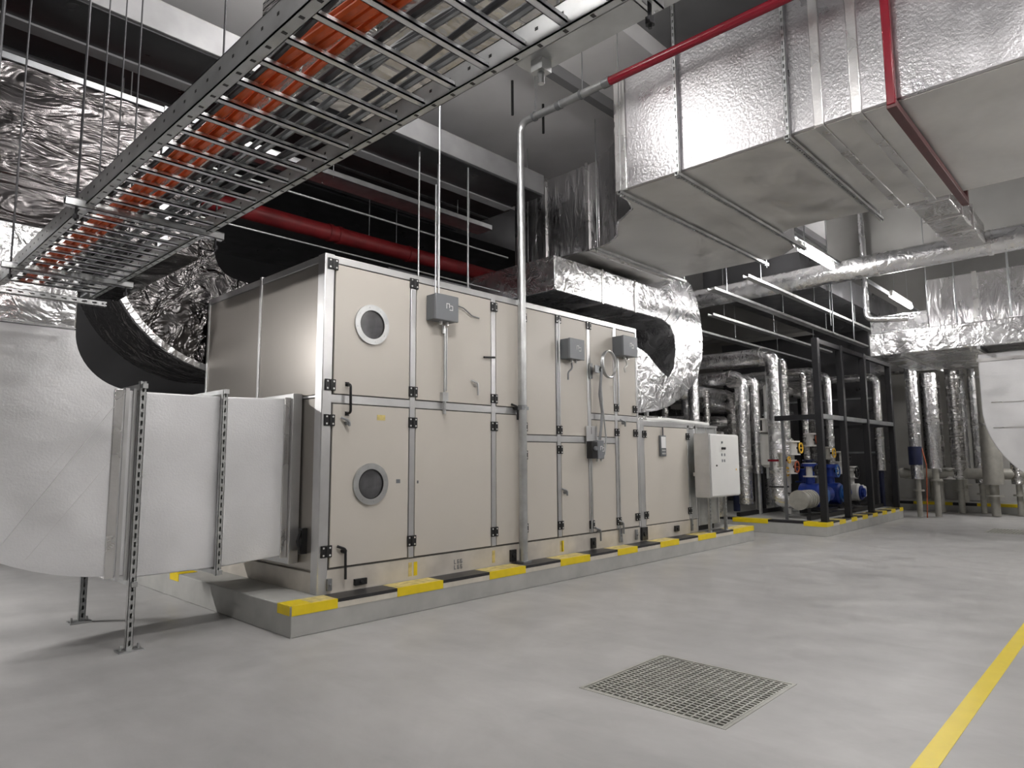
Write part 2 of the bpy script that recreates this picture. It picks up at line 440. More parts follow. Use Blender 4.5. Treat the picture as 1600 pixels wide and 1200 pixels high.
# ------------------------------------------------------------------ beige air handling unit
AY = 5.696; AX0 = 3.37; AX1 = 8.80; AX2 = 10.55; AZ0 = .262; AZ = 3.50; AYB = 8.42
ahu = thing('air_handling_unit', 'large beige two-storey air handling unit with aluminium frame and black hinges', 'air handling unit', ((AX0+AX2)/2, (AY+AYB)/2, AZ0))
MB().box(AX0+.04, AX1-.02, AY+.03, AYB-.04, AZ0+.05, AZ-.04).build('core', 'beige_side', ahu)
MB().box(AX1-.02, AX2-.03, AY+.03, AYB-.04, AZ0+.05, 2.04).build('core', 'beige_side', ahu)
fr = MB()
def hpro(x0, x1, z0, z1, d=.0): fr.box(x0, x1, AY-d, AY+.05, z0, z1)
def vpro(x0, x1, z0, z1, d=.004): fr.box(x0, x1, AY-d, AY+.05, z0, z1)
# corner posts
fr.box(AX0, AX0+.10, AY-.006, AY+.06, AZ0, AZ+.01); fr.box(AX0-.004, AX0+.05, AY-.002, AY+.12, AZ0, AZ+.008)
vpro(AX1-.045, AX1, AZ0, AZ)
# top rail
fr.box(AX0, AX1, AY-.003, AY+.06, AZ-.07, AZ+.002)
fr.box(AX0-.002, AX0+.05, AY, AYB, AZ-.07, AZ+.001); fr.box(AX1-.05, AX1, AY, AYB, AZ-.07, AZ)
for y in (7.0, AYB-.045):
    fr.box(AX0-.006, AX0+.03, y, y+.045, AZ0+.2, AZ+(.02 if y < 8 else 0))
VX = [(4.415, 4.485), (5.635, 5.705), (6.115, 6.175), (6.855, 6.925), (7.53, 7.60), (8.18, 8.245)]
for i, (a, b_) in enumerate(VX): vpro(a, b_, .49, AZ-.03)
hpro(3.47, 6.12, 2.05, 2.13); hpro(6.17, 8.2, 1.72, 1.80); hpro(7.59, AX1, 2.05, 2.13)
# low end section
vpro(AX1, AX1+.13, AZ0, 2.10, .01); fr.box(AX1, AX2, AY-.004, AY+.06, 2.0, 2.085)
vpro(10.27, 10.33, AZ0, 2.05); vpro(AX2-.05, AX2, AZ0, 2.05)
fr.box(AX2-.05, AX2, AY, AYB, 2.03, 2.085); fr.box(AX1, AX2, AYB-.05, AYB, 2.03, 2.085)
# left end mid rail
fr.box(AX0-.003, AX0+.03, AY+.1, AYB, 2.1, 2.125)
fr.build('frame', 'aluminium', ahu, bev=.004)
# base channel
bs = MB(); bs.box(AX0+.01, AX2, AY-.002, AY+.05, AZ0, .478); bs.box(AX0+.002, AX0+.04, AY+.05, AYB, AZ0, .45)
bs.mat(1).box(AX0+.1, AX2, AY-.004, AY, .478, .486)
bs.build('base_channel', ['beige_base', 'seal'], ahu)
MB().box(AX0+.03, AX1-.03, AY+.06, AYB-.03, AZ-.06, AZ-.01).build('roof', 'galvanised_dark', ahu)
MB().box(AX1, AX2-.05, AY+.06, AYB-.05, 2.04, 2.07).build('roof', 'galvanised', ahu)
MB().box(AX1-.018, AX1-.001, AY+.05, AYB-.05, 2.14, AZ-.07).build('end_panel', 'galvanised', ahu)
# left end panels
for y0, y1 in ((AY+.125, 6.995), (7.05, AYB-.05)):
    for z0, z1 in ((.48, 2.095), (2.13, AZ-.075)):
        MB().box(AX0+.005, AX0+.05, y0, y1, z0, z1).build('end_panel', 'beige_side', ahu, bev=.003)

hinge_me = None
def hinge(x, z, parent, w=.115):
    global hinge_me
    if hinge_me is None:
        m_ = MB(); m_.box(-.056, -.006, -.016, 0, -.055, .055); m_.box(.006, .056, -.016, 0, -.055, .055)
        m_.cyl((0, -.014, -.05), (0, -.014, .05), .012, 10)
        m_.mat(1)
        for dx in (-.034, .034):
            for dz in (-.034, .034): m_.cyl((dx, -.016, dz), (dx, -.021, dz), .0095, 10)
        o = m_.build('hinge', ['black_plastic', 'screw'], None, bev=.002, loc=(0, 0, 0)); hinge_me = o
        h = o
    else:
        h = hinge_me.copy(); C.objects.link(h)
    h.location = (x, AY-.006, z); h.parent = parent
    h.matrix_parent_inverse = Matrix.Translation(-wloc(parent))
    return h
def porthole(x, z, door):
    m_ = MB(); m_.ring((x, AY-.026, z), 'y', .148, .205, .022, 40)
    for k in range(8):
        a = k*PI/4+.2; m_.cyl((x+.177*math.cos(a), AY-.030, z+.177*math.sin(a)), (x+.177*math.cos(a), AY-.02, z+.177*math.sin(a)), .007, 8)
    m_.mat(1).ring((x, AY-.024, z), 'y', .138, .15, .02, 40)
    m_.build('porthole_rim', ['galvanised', 'black_plastic'], door)
    MB().cyl((x, AY-.012, z), (x, AY-.004, z), .143, 40).build('porthole_glass', 'porthole_glass', door)
def handle_bar(x, z0, z1, door, mt='black_plastic'):
    m_ = MB(); m_.tube(bend([(x, AY-.006, z1), (x, AY-.07, z1-.01), (x+.006, AY-.07, z0+.01), (x+.006, AY-.006, z0)], .03, 4), .013, 10)
    m_.box(x-.02, x+.02, AY-.012, AY-.003, z1-.02, z1+.02); m_.box(x-.016, x+.026, AY-.012, AY-.003, z0-.02, z0+.02)
    m_.build('handle', mt, door)
def lever(x, z, door, mt='black_plastic', L=.2):
    m_ = MB(); m_.cyl((x, AY-.004, z), (x, AY-.05, z), .022, 14)
    m_.tube(bend([(x-.07, AY-.02, z+.05), (x, AY-.055, z+.02), (x+.01, AY-.05, z-L)], .03, 4), .013, 10)
    m_.build('latch', mt, door)
bays = [(3.485, 4.41), (4.49, 5.63), (5.71, 6.11), (6.18, 6.84), (6.93, 7.525), (7.605, 8.175), (8.25, 8.75)]
doors = {}
for i, (a, b_) in enumerate(bays):
    zs = [(.49, 1.715, 'l'), (1.805, 3.425, 'u')] if i in (3, 4) else ([(.49, 1.715, 'l'), (1.805, 2.045, 'm'), (2.135, 3.425, 'u')] if i == 5 else [(.49, 2.045, 'l'), (2.135, 3.425, 'u')])
    for z0, z1, k in zs:
        m_ = MB(); m_.box(a+.006, b_-.006, AY-.003, AY+.045, z0+.006, z1-.006)
        m_.mat(1).box(a-.002, b_+.002, AY+.01, AY+.04, z0-.002, z1+.002)
        doors[i, k] = m_.build('door', ['beige', 'seal'], ahu, bev=.0025)
m_ = MB(); m_.box(8.945, 10.26, AY-.003, AY+.045, .49, 1.99); m_.mat(1).box(8.935, 10.27, AY+.01, AY+.04, .484, 1.998)
doors[7, 'l'] = m_.build('door', ['beige', 'seal'], ahu, bev=.0025)
MB().box(10.335, AX2-.052, AY-.002, AY+.04, .49, 1.99).build('end_panel', 'galvanised', ahu)
for x, zz, i in ((3.45, (3.41, 2.22), 0), (4.45, (3.40, 2.22), 1), (5.67, (3.34, 2.22), 2), (6.20, (3.29, 1.90), 3), (6.89, (3.37, 1.88), 4), (7.565, (3.38, 1.89), 5), (8.21, (2.24,), 6), (8.70, (3.3, 2.24), 6)):
    for z in zz: hinge(x, z, doors[i, 'u'])
for x, zz, i in ((3.45, (1.88, .65), 0), (4.45, (1.89, .66), 1), (5.67, (1.89, .655), 2), (6.20, (1.55, .655), 3), (6.89, (1.62, .64), 4), (7.565, (1.60, .60), 5), (8.21, (1.88, .60), 6), (8.70, (1.88, .63), 6), (8.94, (1.87, .64), 7), (10.27, (1.86, .63), 7)):
    for z in zz: hinge(x, z, doors[i, 'l'])
porthole(3.915, 2.87, doors[0, 'u']); porthole(3.93, 1.262, doors[0, 'l'])
handle_bar(3.64, 1.95, 2.24, doors[0, 'u'])
lever(3.63, .64, doors[0, 'l'], L=.26); lever(5.36, 2.36, doors[1, 'u'], 'aluminium', .12)
lever(6.03, 2.12, doors[2, 'u'], 'black_plastic', .14); lever(3.64, 1.86, doors[0, 'l'], 'galvanised_dark', .03)
lever(6.98, 1.06, doors[4, 'l'], 'galvanised_dark', .04); lever(8.26, .56, doors[6, 'l'], 'galvanised_dark', .14)
lever(7.70, .50, doors[5, 'l'], 'galvanised_dark', .13); lever(8.36, 2.02, doors[6, 'l'], 'galvanised_dark', .05)
# latch on the left end
m_ = MB(); m_.box(AX0-.05, AX0+.004, 5.90, 5.97, .62, .86); m_.tube(bend([(AX0-.05, 5.93, .84), (AX0-.08, 5.93, .74), (AX0-.05, 5.92, .62)], .03, 3), .014, 8)
m_.build('latch', 'black_plastic', ahu)
# small stickers, marks and drain fittings on the base channel
def mark(x0, x1, z0, z1, mt, d=.003):
    MB().box(x0, x1, AY-.002-d, AY-.0015, z0, z1).build('sticker', mt, ahu)
mark(4.00, 4.10, 1.90, 1.955, 'yellow_pale'); mark(4.52, 4.54, 1.25, 1.28, 'dark_mark')
mark(4.25, 4.30, 1.26, 1.30, 'grey_lid')
for x, mt in ((4.42, 'yellow_pale'), (4.49, 'yellow_paint'), (6.88, 'yellow_pale'), (6.91, 'yellow_paint'), (5.64, 'yellow_pale')):
    mark(x, x+.045, .30, .44, mt)
for x, w, z0, z1 in ((3.76, .14, .30, .36), (3.46, .05, .29, .40), (5.93, .10, .28, .42), (8.62, .05, .3, .45), (9.75, .13, .33, .42), (8.78, .16, .275, .47), (7.53, .10, .28, .42), (8.2, .07, .30, .5), (10.28, .05, .3, .5)):
    m_ = MB(); m_.box(x, x+w, AY-.03, AY-.002, z0, z1); m_.cyl((x+w/2, AY-.03, (z0+z1)/2), (x+w/2, AY-.045, (z0+z1)/2), min(w, z1-z0)*.25, 10)
    m_.build('drain_fitting', 'black_plastic' if w > .09 else 'galvanised_dark', ahu, bev=.003)
# faint stencilled letters L B S style mark: small rows of strokes
m_ = MB()
for r_ in range(2):
    for q, sh in enumerate(('L', 'B', 'S')):
        x = 5.05+q*.045; z = .40-r_*.06
        m_.box(x, x+.008, AY-.0035, AY-.0015, z-.045, z)
        m_.box(x, x+.03, AY-.0035, AY-.0015, z-.045, z-.037)
        if sh != 'L':
            m_.box(x, x+.03, AY-.0035, AY-.0015, z-.026, z-.019); m_.box(x, x+.03, AY-.0035, AY-.0015, z-.008, z)
            m_.box(x+.022, x+.03, AY-.0035, AY-.0015, z-.045, z-.02)
m_.build('stencil_mark', 'grey_lid', ahu)
# rivet-like cover strip on the seams of the second storey at x=8.21 double profile
MB().box(8.15, 8.165, AY-.012, AY-.004, 2.3, 3.4).build('seam_strip', 'aluminium', ahu)

# galvanised outlet transition behind the control cabinet
t = thing('outlet_duct', 'grey galvanised duct elbow curving back behind the white control cabinet', 'duct', (11.4, 6.5, .3))
m_ = MB(); m_.box(AX2+.005, 11.35, AY+.02, 7.6, .36, 2.03); m_.build('sheet_section', 'galvanised', t)
arc = [(11.352, AY+.02)] + [(11.352+1.35*math.sin(a), AY+.02+1.35*(1-math.cos(a))) for a in [i*PI/2/12 for i in range(1, 13)]] + [(12.70, 8.4), (11.352, 8.4)]
m_ = MB(); m_.prism(arc, 'z', .45, 1.98); m_.build('elbow', 'foil_tape', t)
m_ = MB()
for x in (AX2+.02, 10.95, 11.3): m_.box(x, x+.035, AY, AY+.02, .36, 2.06)
m_.box(AX2, 11.35, AY-.01, AY+.03, 2.03, 2.07)
m_.build('flange', 'aluminium', t)
MB().box(AX2+.1, 11.3, AY+.1, 7.4, .262, .36).build('foot', 'black_steel', t)

# ------------------------------------------------------------------ control cabinet on a stand
t = thing('control_cabinet', 'white wall-type control cabinet on grey posts at the right end of the air unit', 'control cabinet', (10.85, 5.45, .26))
MB().box(10.30, 11.37, 5.33, 5.575, .85, 1.90).build('body', 'white_paint', t, bev=.006)
door = MB().box(10.32, 11.35, 5.30, 5.328, .87, 1.885).build('door', 'white_paint', t, bev=.006)
MB().box(10.27, 10.30, 5.31, 5.575, .86, 1.905).build('side_cover', 'aluminium', t)
m_ = MB()
for x, z in ((10.72, 1.66), (10.80, 1.66)): m_.cyl((x, 5.30, z), (x, 5.275, z), .022, 14)
m_.build('selector_switch', 'black_plastic', door)
m_ = MB(); m_.cyl((10.72, 5.30, 1.76), (10.72, 5.285, 1.76), .02, 14); m_.build('indicator_lamp', 'grey_box', door)
m_ = MB()
for x, z in ((10.69, 1.53), (10.79, 1.53), (10.70, 1.43), (10.78, 1.43)): m_.box(x, x+.04, 5.296, 5.30, z, z+.045)
m_.build('button_plate', 'grey_lid', door)
MB().box(10.49, 10.52, 5.288, 5.30, 1.36, 1.385).build('lock', 'black_plastic', door)
m_ = MB(); m_.box(11.19, 11.25, 5.297, 5.30, 1.27, 1.33); m_.mat(1).box(11.205, 11.235, 5.2955, 5.297, 1.285, 1.315)
m_.build('warning_label', ['valve_white', 'valve_yellow'], door)
for x in (10.55, 11.12):
    m_ = MB(); channel(m_, (x, 5.46, .268), (x, 5.46, .85), .06, .04, (0, -1, 0))
    m_.box(x-.06, x+.06, 5.43, 5.55, .262, .27)
    m_.build('stand_post', 'galvanised', t)
MB().box(10.3, 11.3, 5.576, 5.62, 1.2, 1.26).build('bracket', 'galvanised', t)

# ------------------------------------------------------------------ boxes, gauges, conduits on the unit front
def ebox(x0, x1, z0, z1, y1, d, label, mark_kind):
    t = thing('electrical_box', label, 'electrical box', ((x0+x1)/2, y1, z0), 'grey electrical boxes on the air unit')
    y0 = y1-d
    MB().box(x0, x1, y0+.03, y1, z0, z1).build('body', 'grey_box', t, bev=.006)
    m_ = MB(); m_.box(x0-.004, x1+.004, y0, y0+.032, z0-.004, z1+.004); lid = m_.build('lid', 'grey_lid', t, bev=.006)
    cx, cz = (x0+x1)/2+.03, (z0+z1)/2+.02
    m_ = MB(); s_ = .05
    m_.box(cx-.045, cx-.037, y0-.002, y0, cz-.03, cz+.03); m_.box(cx-.045, cx-.005, y0-.002, y0, cz+.022, cz+.03)
    m_.box(cx-.005, cx+.003, y0-.002, y0, cz-.02, cz+.03)
    m_.box(cx+.0, cx+.05, y0-.002, y0, cz-.045, cz-.037); m_.box(cx+.042, cx+.05, y0-.002, y0, cz-.045, cz+.01)
    m_.box(cx+.01, cx+.05, y0-.002, y0, cz+.002, cz+.01)
    m_.build('emblem', 'white_mark', lid)
    m_ = MB()
    for dx in (-.05, .04): m_.cyl((cx+dx, (y0+y1)/2, z0), (cx+dx, (y0+y1)/2, z0-.04), .018, 12)
    m_.build('cable_gland', 'screw', t)
    return t
ebox(4.62, 4.94, 3.02, 3.30, AY-.012, .17, 'grey electrical box near the top left of the beige unit front', 0)
ebox(6.93, 7.24, 2.83, 3.10, AY-.012, .17, 'grey electrical box in the middle of the upper row on the unit front', 0)
ebox(8.14, 8.50, 3.00, 3.29, AY-.012, .20, 'grey electrical box at the top right corner of the unit front', 0)
ebox(7.60, 7.74, 1.50, 1.75, AY-.012, .10, 'small grey box at the low end of the looped cable', 0)
t = thing('isolator_switch', 'black isolator switch low on the unit front with pale cover strip', 'switch', (7.5, AY-.06, 1.5))
MB().box(7.44, 7.57, AY-.13, AY-.03, 1.50, 1.74).build('body', 'black_plastic', t, bev=.01)
MB().box(7.45, 7.70, AY-.03, AY-.022, 1.52, 1.95).build('backing_plate', 'aluminium', t)
MB().cyl((7.505, AY-.13, 1.64), (7.505, AY-.16, 1.64), .03, 14).build('knob', 'grey_lid', t)
t = thing('pressure_gauge', 'small framed display gauge on the lowest right door of the beige unit', 'gauge', (9.46, AY, 1.55))
MB().box(9.36, 9.53, AY-.04, AY-.004, 1.53, 1.86).build('body', 'grey_box', t, bev=.008)
MB().box(9.38, 9.51, AY-.044, AY-.04, 1.66, 1.84).build('screen', 'white_mark', t)
m_ = MB()
for x in (9.395, 9.43, 9.465):
    for z in (1.56, 1.61): m_.box(x, x+.024, AY-.048, AY-.04, z, z+.028)
m_.build('buttons', 'screw', t)
MB().cyl((9.45, AY-.03, 1.86), (9.45, AY-.03, 1.99), .012, 8).build('cable', 'dark_mark', t)
def cable(name, label, cat, pts, r, mt, R=.05, grp=None, n=10):
    return MB().tube(bend(pts, R, 5), r, n).build(name, mt, label=label, cat=cat, group=grp)
yc = AY-.035
t = thing('conduit', 'thin steel conduit pair dropping from the ceiling past the top left grey box', 'conduit', (4.78, yc, 2.2))
MB().tube([(4.78, yc+.003, 6.59), (4.78, yc+.003, 3.30)], .011, 10).build('pipe', 'galvanised_bright', t)
MB().tube([(4.73, yc+.003, 4.6), (4.73, yc+.003, 3.31)], .008, 8).build('pipe', 'galvanised_bright', t)
m_ = MB(); m_.tube([(4.87, yc, 2.97), (4.87, yc, 2.16)], .012, 10); m_.box(4.83, 4.91, yc-.02, yc+.03, 2.14, 2.24); m_.cyl((4.87, yc, 2.14), (4.87, yc, 2.0), .02, 10)
m_.build('pipe', 'galvanised', t)
m_ = MB(); m_.tube([(4.90, yc, 2.97), (4.90, yc, 2.26)], .007, 8); m_.tube([(4.85, yc, 2.99), (4.85, yc, 2.90)], .018, 8); m_.build('pipe', 'galvanised_bright', t)
cable('cable', 'thin cable clipped under the top rail right of the top left grey box', 'cable', [(4.97, yc+.02, 3.27), (5.15, yc, 3.24), (5.3, yc+.01, 3.17), (5.42, yc+.02, 3.165)], .008, 'galvanised_dark')
cable('sensor_probe', 'short dark sensor probe beside a frame post of the unit', 'sensor', [(5.48, yc, 2.70), (5.66, yc, 2.715)], .012, 'black_plastic')
# coiled cable with bracket
t = thing('cable_coil', 'coil of grey cable hung on a bracket between the right grey boxes', 'cable', (7.80, AY-.12, 2.6))
for k in range(3):
    c0 = V((7.86, AY-.13-.013*k, 2.84)); rx, rz = .17-.006*k, .19
    MB().tube([c0+V((rx*math.cos(a), 0, rz*math.sin(a))) for a in [2*PI*i/28 for i in range(28)]], .013, 8, closed=True).build('loop', 'galvanised', t)
m_ = MB(); m_.box(7.56, 7.62, AY-.03, AY-.01, 2.62, 2.84); m_.box(7.56, 7.76, AY-.12, AY-.10, 2.70, 2.80); m_.build('bracket', 'galvanised_dark', t)
MB().cyl((7.70, AY-.02, 2.75), (7.70, AY-.13, 2.75), .04, 14).build('spool', 'black_plastic', t)
MB().tube(bend([(7.70, AY-.13, 2.76), (7.68, AY-.10, 2.4), (7.76, AY-.08, 2.15), (7.72, AY-.08, 1.9), (7.70, AY-.07, 1.76)], .1, 5), .02, 8).build('tail', 'galvanised_dark', t)
cable('cable', 'grey cable hanging in a loop beside the black isolator switch', 'cable', [(7.78, yc-.02, 2.55), (7.80, yc-.03, 2.2), (7.86, yc-.03, 1.8), (7.82, yc-.03, 1.55), (7.72, yc-.03, 1.48)], .011, 'galvanised')
cable('conduit', 'thin conduit running down the frame post below the black isolator switch', 'conduit', [(7.52, yc-.02, 1.50), (7.53, yc, .9), (7.53, yc, .5)], .013, 'galvanised')
cable('cable', 'short curled cable under the middle grey box', 'cable', [(7.10, yc-.03, 2.80), (7.12, yc-.03, 2.72), (7.05, yc-.01, 2.66), (7.06, yc, 2.56)], .012, 'galvanised_dark')
cable('conduit', 'thin conduit falling from the top right grey box down the frame post', 'conduit', [(8.24, yc, 2.98), (8.24, yc, 2.28)], .012, 'galvanised_bright')
cable('conduit', 'pale conduit down the frame post left of the looped cable', 'conduit', [(6.89, yc+.01, 3.36), (6.89, yc+.01, 1.95)], .012, 'aluminium')
cable('cable', 'ball of pale cable under the top right grey box', 'cable', [(8.36, yc-.05, 2.98), (8.42, yc-.05, 2.88), (8.32, yc-.05, 2.84), (8.38, yc-.03, 2.78)], .012, 'screw')
cable('conduit', 'long thin conduit on the post of the lower right unit doors', 'conduit', [(8.21, yc, 1.80), (8.21, yc, .66)], .012, 'galvanised')

# ------------------------------------------------------------------ foil supply duct on the left (AHU lower-left outlet)
DY0, DY1 = 6.10, 7.36
def arcp(cx, cz, r, a0, a1, n): return [(cx+r*math.cos(a0+(a1-a0)*i/n), cz+r*math.sin(a0+(a1-a0)*i/n)) for i in range(n+1)]
t = thing('supply_duct', 'pale foil-wrapped rectangular duct with elbow entering the left end of the beige unit', 'duct', (1.2, 6.7, .55))
cx, cz = 1.87, 2.53
poly = arcp(cx, cz, .45, 1.5*PI, PI, 14) + arcp(cx, cz, 1.94, PI, 1.5*PI, 24)
m_ = MB(); m_.prism(poly, 'y', DY0, DY1); m_.build('elbow', 'foil_cloth_creased', t)
MB().box(cx+.004, 2.60, DY0, DY1, .56, 2.08).build('straight_section', 'foil_cloth', t, bev=.012)
m_ = MB(); m_.prism([(2.604, .56), (3.26, .60), (3.26, 2.10), (2.604, 2.08)], 'y', DY0, DY1); m_.build('straight_section', 'foil_cloth', t, bev=.01)
MB().box(-.07, 1.42, DY0, DY1, 2.535, 3.30).build('riser', 'foil_bright', t, bev=.012)
m_ = MB(); m_.box(1.72, 1.79, DY0-.012, DY1, .575, 2.09); m_.build('seam_band', 'foil_tape', t, bev=.006)
m_ = MB(); m_.box(1.86, 1.885, DY0-.02, DY1, .55, 2.10); m_.box(1.80, 1.83, DY0-.012, DY1, .56, 2.10); m_.build('flange', 'aluminium', t)
m_ = MB(); m_.box(3.262, 3.36, DY0-.06, DY1+.1, .52, 2.15); m_.mat(1).box(3.20, 3.26, DY0-.02, DY0, .58, 2.11)
m_.build('connection_flange', ['aluminium', 'foil_tape'], t, bev=.004)
def seam(p, q, w=.02):
    m_ = MB(); m_.bar((p[0], DY0-.001, p[1]), (q[0], DY0-.001, q[1]), .004, w*.6, up=(0, 1, 0)); m_.build('tape_seam', 'seam_bright', t)
seam((1.80, 2.06), (1.02, .86), .035); seam((1.62, 1.90), (1.30, 1.42), .012); seam((1.72, 1.5), (1.2, .78), .014); seam((1.66, 1.72), (1.50, 1.48), .01); seam((1.1, 2.12), (.3, 1.6), .014); seam((1.42, 2.545), (.2, 2.58), .012)
m_ = MB(); channel(m_, (.5, DY0-.02, 2.77), (1.62, DY0-.02, 2.77), .045, .035, (0, -1, 0), .07, .035); m_.build('strut_channel', 'galvanised_bright', t)

# duct stand on the floor
t = thing('duct_stand', 'slotted galvanised support frame standing on the floor under the foil supply duct', 'duct support', (1.90, 6.7, 0))
m_ = MB(); channel(m_, (1.915, 6.035, .012), (1.915, 6.035, 2.16), .052, .04, (0, -1, 0), .07, .04); m_.build('front_post', 'galvanised', t)
m_ = MB(); channel(m_, (1.94, 7.44, .012), (1.94, 7.44, 2.16), .055, .04, (0, -1, 0), .07, .04); m_.build('rear_post', 'galvanised_dark', t)
MB().box(1.90, 1.94, 6.0, 7.5, .50, .54).build('crossbar', 'galvanised', t)
MB().box(1.90, 1.94, 6.0, 7.5, 2.10, 2.14).build('crossbar', 'galvanised', t)
for y in (6.05, 7.45):
    m_ = MB(); m_.box(1.83, 2.01, y-.07, y+.07, 0.0, .012)
    for dx in (-.06, .07): m_.cyl((1.915+dx, y, .012), (1.915+dx, y, .05), .009, 8)
    m_.build('base_plate', 'galvanised', t)
t = thing('duct_bracket', 'slotted galvanised clamp frame around the foil supply duct, nearer the beige unit', 'duct support', (2.6, 6.7, .5))
m_ = MB(); channel(m_, (2.60, 6.035, .50), (2.60, 6.035, 2.14), .045, .04, (0, -1, 0), .07, .04); m_.build('front_post', 'galvanised', t)
m_ = MB(); channel(m_, (2.60, 7.44, .50), (2.60, 7.44, 2.14), .045, .04, (0, 1, 0), .07, .04); m_.build('rear_post', 'galvanised', t)
MB().box(2.58, 2.62, 6.0, 7.5, .51, .55).build('crossbar', 'galvanised', t)
MB().box(2.58, 2.62, 6.0, 7.5, 2.10, 2.14).build('crossbar', 'galvanised', t)

# big crinkled foil duct at upper left
t = thing('foil_duct', 'dark crinkled foil duct filling the upper left behind the cable tray', 'duct', (-.5, 8, 3.3))
MB().box(-4.0, 2.35, 6.12, 8.4, 3.305, 4.60).build('body', 'foil_shaded', t, bev=.02)
MB().box(-4.0, 2.36, 6.10, 6.13, 4.56, 4.61).build('edge_strip', 'galvanised_dark', t)
MB().box(1.98, 2.06, 6.09, 8.41, 3.29, 4.62).build('flange', 'galvanised_dark', t)

# dark foil elbow between the riser and the unit
t = thing('foil_duct', 'dark foil elbow curving down and behind the left end of the beige unit', 'duct', (3, 9.2, 2.4))
cx, cz, R1, R0 = 3.75, 4.15, 1.55, .3
poly = arcp(cx, cz, R0, 1.5*PI, PI, 10) + arcp(cx, cz, R1, PI, 1.5*PI, 26)
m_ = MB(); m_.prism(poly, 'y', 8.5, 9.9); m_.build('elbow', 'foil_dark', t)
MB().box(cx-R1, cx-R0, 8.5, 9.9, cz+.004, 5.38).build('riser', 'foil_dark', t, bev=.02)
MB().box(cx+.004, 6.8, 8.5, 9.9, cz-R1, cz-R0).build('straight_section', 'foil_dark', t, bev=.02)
m_ = MB(); m_.prism(arcp(cx, cz, R1+.02, PI, 1.5*PI, 26)+arcp(cx, cz, R1-.05, 1.5*PI, PI, 26), 'y', 8.48, 8.54); m_.build('edge_strip', 'foil_bright', t)  # bright strip paints the lit ridge along the elbow edge

# ------------------------------------------------------------------ cable tray (ladder)
TX0, TX1, TZ = .885, 1.455, 2.75; TY0, TY1 = .1, 5.85
t = thing('cable_tray', 'galvanised ladder cable tray running overhead at the upper left', 'cable tray', ((TX0+TX1)/2, 3, TZ))
def rail(x, w, h, sgn):
    m_ = MB(); m_.box(x-w/2, x-w/2+.004, TY0, TY1, TZ, TZ+h); m_.box(x-w/2, x+w/2, TY0, TY1, TZ, TZ+.004); m_.box(x-w/2, x+w/2, TY0, TY1, TZ+h-.004, TZ+h)
    m_.box(x+w/2-.003, x+w/2, TY0, TY1, TZ, TZ+h*.25)
    m_.mat(1); y = TY0+.05
    while y < TY1:
        m_.box(x-.008, x+.008, y, y+.012, TZ-.001, TZ); m_.box(x-w/2-.001, x-w/2, y, y+.012, TZ+h*.5, TZ+h*.5+.01); y += .1
    m_.build('side_rail', ['galvanised', 'black_plastic'], t)
rail(TX0, .042, .09, 1); rail(TX1, .032, .085, -1)
y = TY0+.06
while y < TY1-.03:
    m_ = MB(); m_.box(TX0+.028, TX1-.016, y, y+.026, TZ+.012, TZ+.018)
    m_.box(TX0+.028, TX1-.016, y, y+.003, TZ+.012, TZ+.03); m_.box(TX0+.028, TX1-.016, y+.023, y+.026, TZ+.012, TZ+.03)
    m_.build('rung', 'galvanised_bright', t); y += .163
# cables lying in the tray
def traycable(x, r, mt, label, cat='cable', wob=.012, y0=.15, y1=5.8, z=None, grp=None, ph=0):
    pts = []; n = 40
    for i in range(n+1):
        y = y0+(y1-y0)*i/n
        pts.append((x+wob*math.sin(y*2.1+ph)+wob*.5*math.sin(y*5.3+ph*2), y, (z or TZ+.031+r)+abs(wob)*.3*(1+math.sin(y*3.7+ph))))
    return MB().tube(pts, r, 8).build('tray_cable', mt, label=label, cat=cat, group=grp)
traycable(1.005, .017, 'orange_cable', 'thick orange cable in the tray, leftmost of the orange ones', ph=0)
traycable(1.045, .017, 'orange_cable', 'thick orange cable in the tray, second of the orange ones', ph=.3)
traycable(1.095, .014, 'orange_cable', 'orange cable in the tray, rightmost of the orange ones', ph=1.2)
traycable(1.025, .013, 'orange_cable', 'orange cable lying on top of the other orange cables', z=TZ+.031+.05, ph=.7)
traycable(.955, .010, 'dark_cable', 'dark thin cable beside the left rail of the tray', ph=2)
traycable(1.145, .016, 'dark_cable', 'dark cable in the tray right of the orange cables', ph=1.2, wob=.006)
for i, x in enumerate((1.20, 1.235, 1.30, 1.345)):
    traycable(x, .011+.004*(i % 2), 'galvanised_dark' if i != 2 else 'dark_cable', ['grey armoured cable next to the dark cable in the tray', 'thinner grey armoured cable in the middle of the tray', 'black cable in the right half of the tray', 'grey armoured cable near the right rail of the tray'][i], ph=i*1.3, wob=.018)
# strut cross bars under the tray with hanger rods
for i, y in enumerate((.9, 3.70, 5.2)):
    t = thing('tray_hanger', ['strut hanger with two rods under the near end of the cable tray', 'strut hanger with bright open channel end under the middle of the cable tray', 'strut hanger with two rods under the far end of the cable tray'][i], 'hanger', (1.2, y, 2.69))
    m_ = MB(); channel(m_, (.78, y, 2.727), (1.54, y, 2.727), .042, .04, (0, 0, -1), .06, .03); m_.build('channel', 'galvanised_bright', t)
    for x in (.83, 1.50):
        m_ = MB(); m_.cyl((x, y, 2.66), (x, y, 3.28 if (x < 1 and y > 6) else 6.59 if y > 4.22 else 6.84), .006, 8); m_.cyl((x, y, 2.67), (x, y, 2.69), .014, 6)
        m_.build('threaded_rod', 'rod_dark', t)
